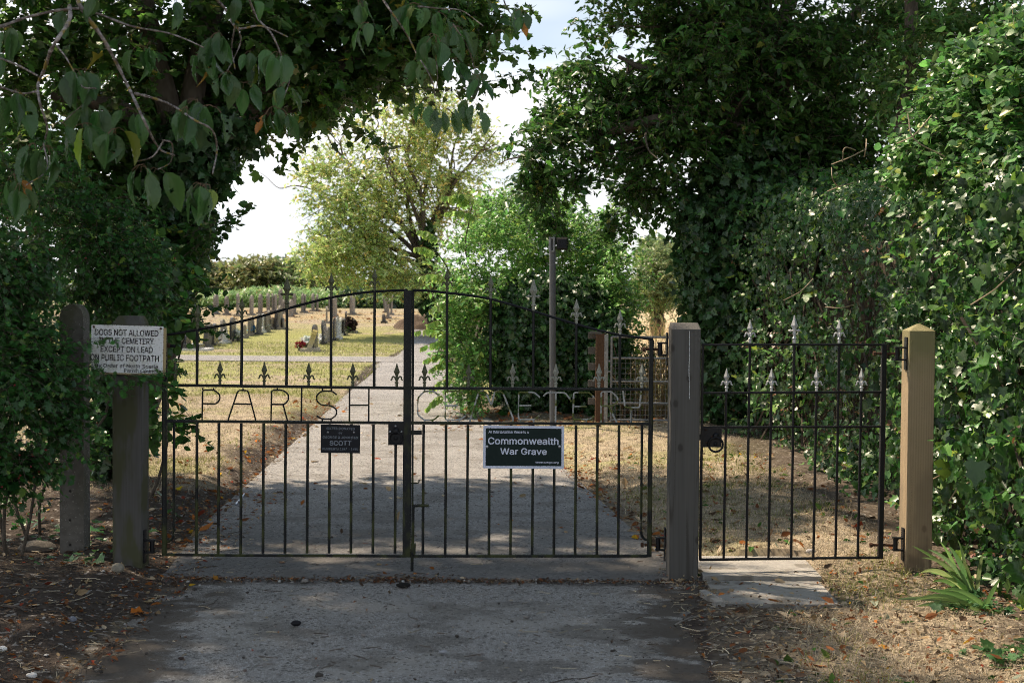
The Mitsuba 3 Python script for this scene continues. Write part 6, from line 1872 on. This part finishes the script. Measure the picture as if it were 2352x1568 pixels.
pebble('black rounded stone on the driveway', 680, 1434, 0.019, (0.012, 0.012, 0.014))
pebble('small brown stone on the pale driveway patch', 416, 1513, 0.010, (0.05, 0.035, 0.03))
pebble('grey round pebble on the dark bank', 165, 1443, 0.018, (0.16, 0.17, 0.20))
pebble('pale white stone low on the dark bank', 73, 1560, 0.017, (0.52, 0.50, 0.47))
pebble('square white stone chip at the edge of the bank', 6, 1508, 0.016, (0.60, 0.58, 0.54))
pebble('buff stone beside the old post foot', 270, 1328, 0.028, (0.22, 0.20, 0.16), flat=1.0)
pebble('broad half buried boulder beside the concrete post', 85, 1278, 0.085, (0.10, 0.088, 0.075), 'boulder', 0.5)
pebble('pale pebble on the driveway below the CEMETERY gate leaf', 1018, 1498, 0.014, (0.26, 0.26, 0.27), flat=0.5)
pebble('grey cobble near the corner of the paving slab', 1862, 1296, 0.022, (0.30, 0.28, 0.27))
pebble('black clod of tarmac at the drop bolt hole', 926, 1346, 0.030, (0.012, 0.011, 0.010), 'tarmac_clod', 0.42)


def big_leaf(label, X, Y, size, col, ang, curl=0.5, tmpl=MAPLE):
    q = on_ground(X, Y)
    p = np.array([[q[0], q[1], float(ground_h(q[0], q[1], False)) + 0.010]])
    r_ = np.random.default_rng(int(X * 7 + Y))
    v, f = place(tmpl, p, np.array([[math.cos(ang), math.sin(ang), 0.05]]), np.array([[r_.normal(0, .35), -0.3 + r_.normal(0, .2), 1.0]]), np.array([size]), r_, curl)
    v[:, 2] = np.maximum(v[:, 2], float(ground_h(q[0], q[1], False)) + 0.003)
    solo('fallen_leaf', (v, f), 'mat_dry', label, 'leaf', color=np.tile(col, (len(v), 1)))


big_leaf('large orange curled leaf at the edge of the driveway', 300, 1410, 0.10, (0.46, 0.15, 0.03), 0.2, 0.9)
big_leaf('orange leaf on a dark twig low on the bank', 82, 1426, 0.07, (0.44, 0.18, 0.03), 2.6, 0.6)
big_leaf('small upright orange brown leaf on the tarmac joint', 492, 1334, 0.045, (0.38, 0.18, 0.04), 1.4, 0.8)
big_leaf('pale yellow leaf with a stalk under the gate lettered PARISH', 545, 1298, 0.05, (0.46, 0.36, 0.08), 0.6)
big_leaf('pinkish dry leaf on the tarmac under the gate', 645, 1296, 0.04, (0.32, 0.18, 0.11), 1.2)
big_leaf('bright yellow leaf fallen on the verge by the paving', 1885, 1380, 0.065, (0.55, 0.38, 0.03), 0.1)
big_leaf('vivid orange leaf on the dry grass of the verge', 2020, 1487, 0.055, (0.50, 0.22, 0.03), 0.3)
big_leaf('tall curled brown leaf on the dry verge', 1875, 1530, 0.075, (0.30, 0.12, 0.05), 0.6, 1.1)
big_leaf('red leaf lying on the lawn behind the small gate', 1652, 1228, 0.07, (0.34, 0.10, 0.04), 1.3, 0.8)
big_leaf('yellow leaf caught on the soil behind the PARISH gate leaf', 405, 1160, 0.05, (0.55, 0.42, 0.02), 0.8)
big_leaf('brown dead leaf on the soil between the two old posts', 252, 1124, 0.06, (0.32, 0.15, 0.07), 1.4, 0.9)
big_leaf('curled cream leaf on the path below the grave sign', 1296, 1224, 0.06, (0.50, 0.36, 0.22), 0.1, 0.9)
big_leaf('dark red brown leaf on the lawn right of the grave sign', 1467, 1140, 0.07, (0.16, 0.06, 0.03), 0.9, 0.9)

sticks = [((1545, 1440), (1640, 1408), 0.006, 'knobbly grey stick lying on the driveway edge'), ((1600, 1376), (1545, 1378), 0.005, 'dark stick on the tarmac in front of the dark post'), ((1150, 1590), (1370, 1555), 0.004, 'long forked twig near the bottom of the driveway'),
          ((1465, 1485), (1505, 1502), 0.0035, 'short thin twig on the driveway'), ((1830, 1530), (1838, 1562), 0.007, 'rough grey twig on the dry verge'), ((2190, 1500), (2290, 1535), 0.004, 'dark bent twig on the verge beside the ivy'),
          ((2150, 1545), (2352, 1470), 0.0035, 'long wiry bramble stem lying over the verge'), ((330, 1385), (375, 1370), 0.0035, 'pale straw coloured stalk at the driveway edge'), ((265, 1478), (332, 1476), 0.002, 'straight pale straw lying across the driveway edge'),
          ((470, 1400), (500, 1375), 0.003, 'small dark twig near the tarmac joint'), ((5, 1430), (80, 1440), 0.009, 'thick dark branch end on the bank'), ((190, 1355), (215, 1352), 0.003, 'short yellow stalk on the bank')]
for i, (a, b, r, lab) in enumerate(sticks):
    qa, qb = on_ground(*a), on_ground(*b)
    r_ = np.random.default_rng(500 + i)
    n = 7
    q = qa + (qb - qa) * np.linspace(0, 1, n)[:, None] + r_.normal(0, 0.012, (n, 3)) * [1, 1, 0]
    q[:, 2] = ground_h(q[:, 0], q[:, 1], False) + r + 0.004
    c = curve(q, 3)
    col = (0.40, 0.33, 0.2) if ('straw' in lab or 'yellow' in lab) else (0.085, 0.07, 0.06) if 'dark' in lab or 'wiry' in lab or 'forked' in lab else (0.20, 0.18, 0.16)
    v, f = tubes(c[None], (r * np.linspace(1, .5, len(c)) * (1 + .15 * np.sin(np.arange(len(c)) * 1.7)))[None], 6)
    solo('stick' if 'straw' not in lab and 'stalk' not in lab else 'dry_stalk', (v, f), 'mat_vc', lab, 'stick', smooth=60, color=None) if False else solo('stick' if 'straw' not in lab and 'stalk' not in lab else 'dry_stalk', (v, f), 'mat_vc', lab, 'twig', smooth=True, color=np.tile(col, (len(v), 1)))
# white cord on the path edge
q = np.array([on_ground(x, y) + [0, 0, 0.012] for x, y in ((541, 1162), (546, 1156), (551, 1150), (552, 1147), (556, 1144), (562, 1136))])
solo('white_cord', tubes(curve(q, 5)[None], 0.007, 6), 'mat_sign_frame', 'crumpled white strip at the path edge behind the PARISH gate leaf', 'litter', smooth=60)
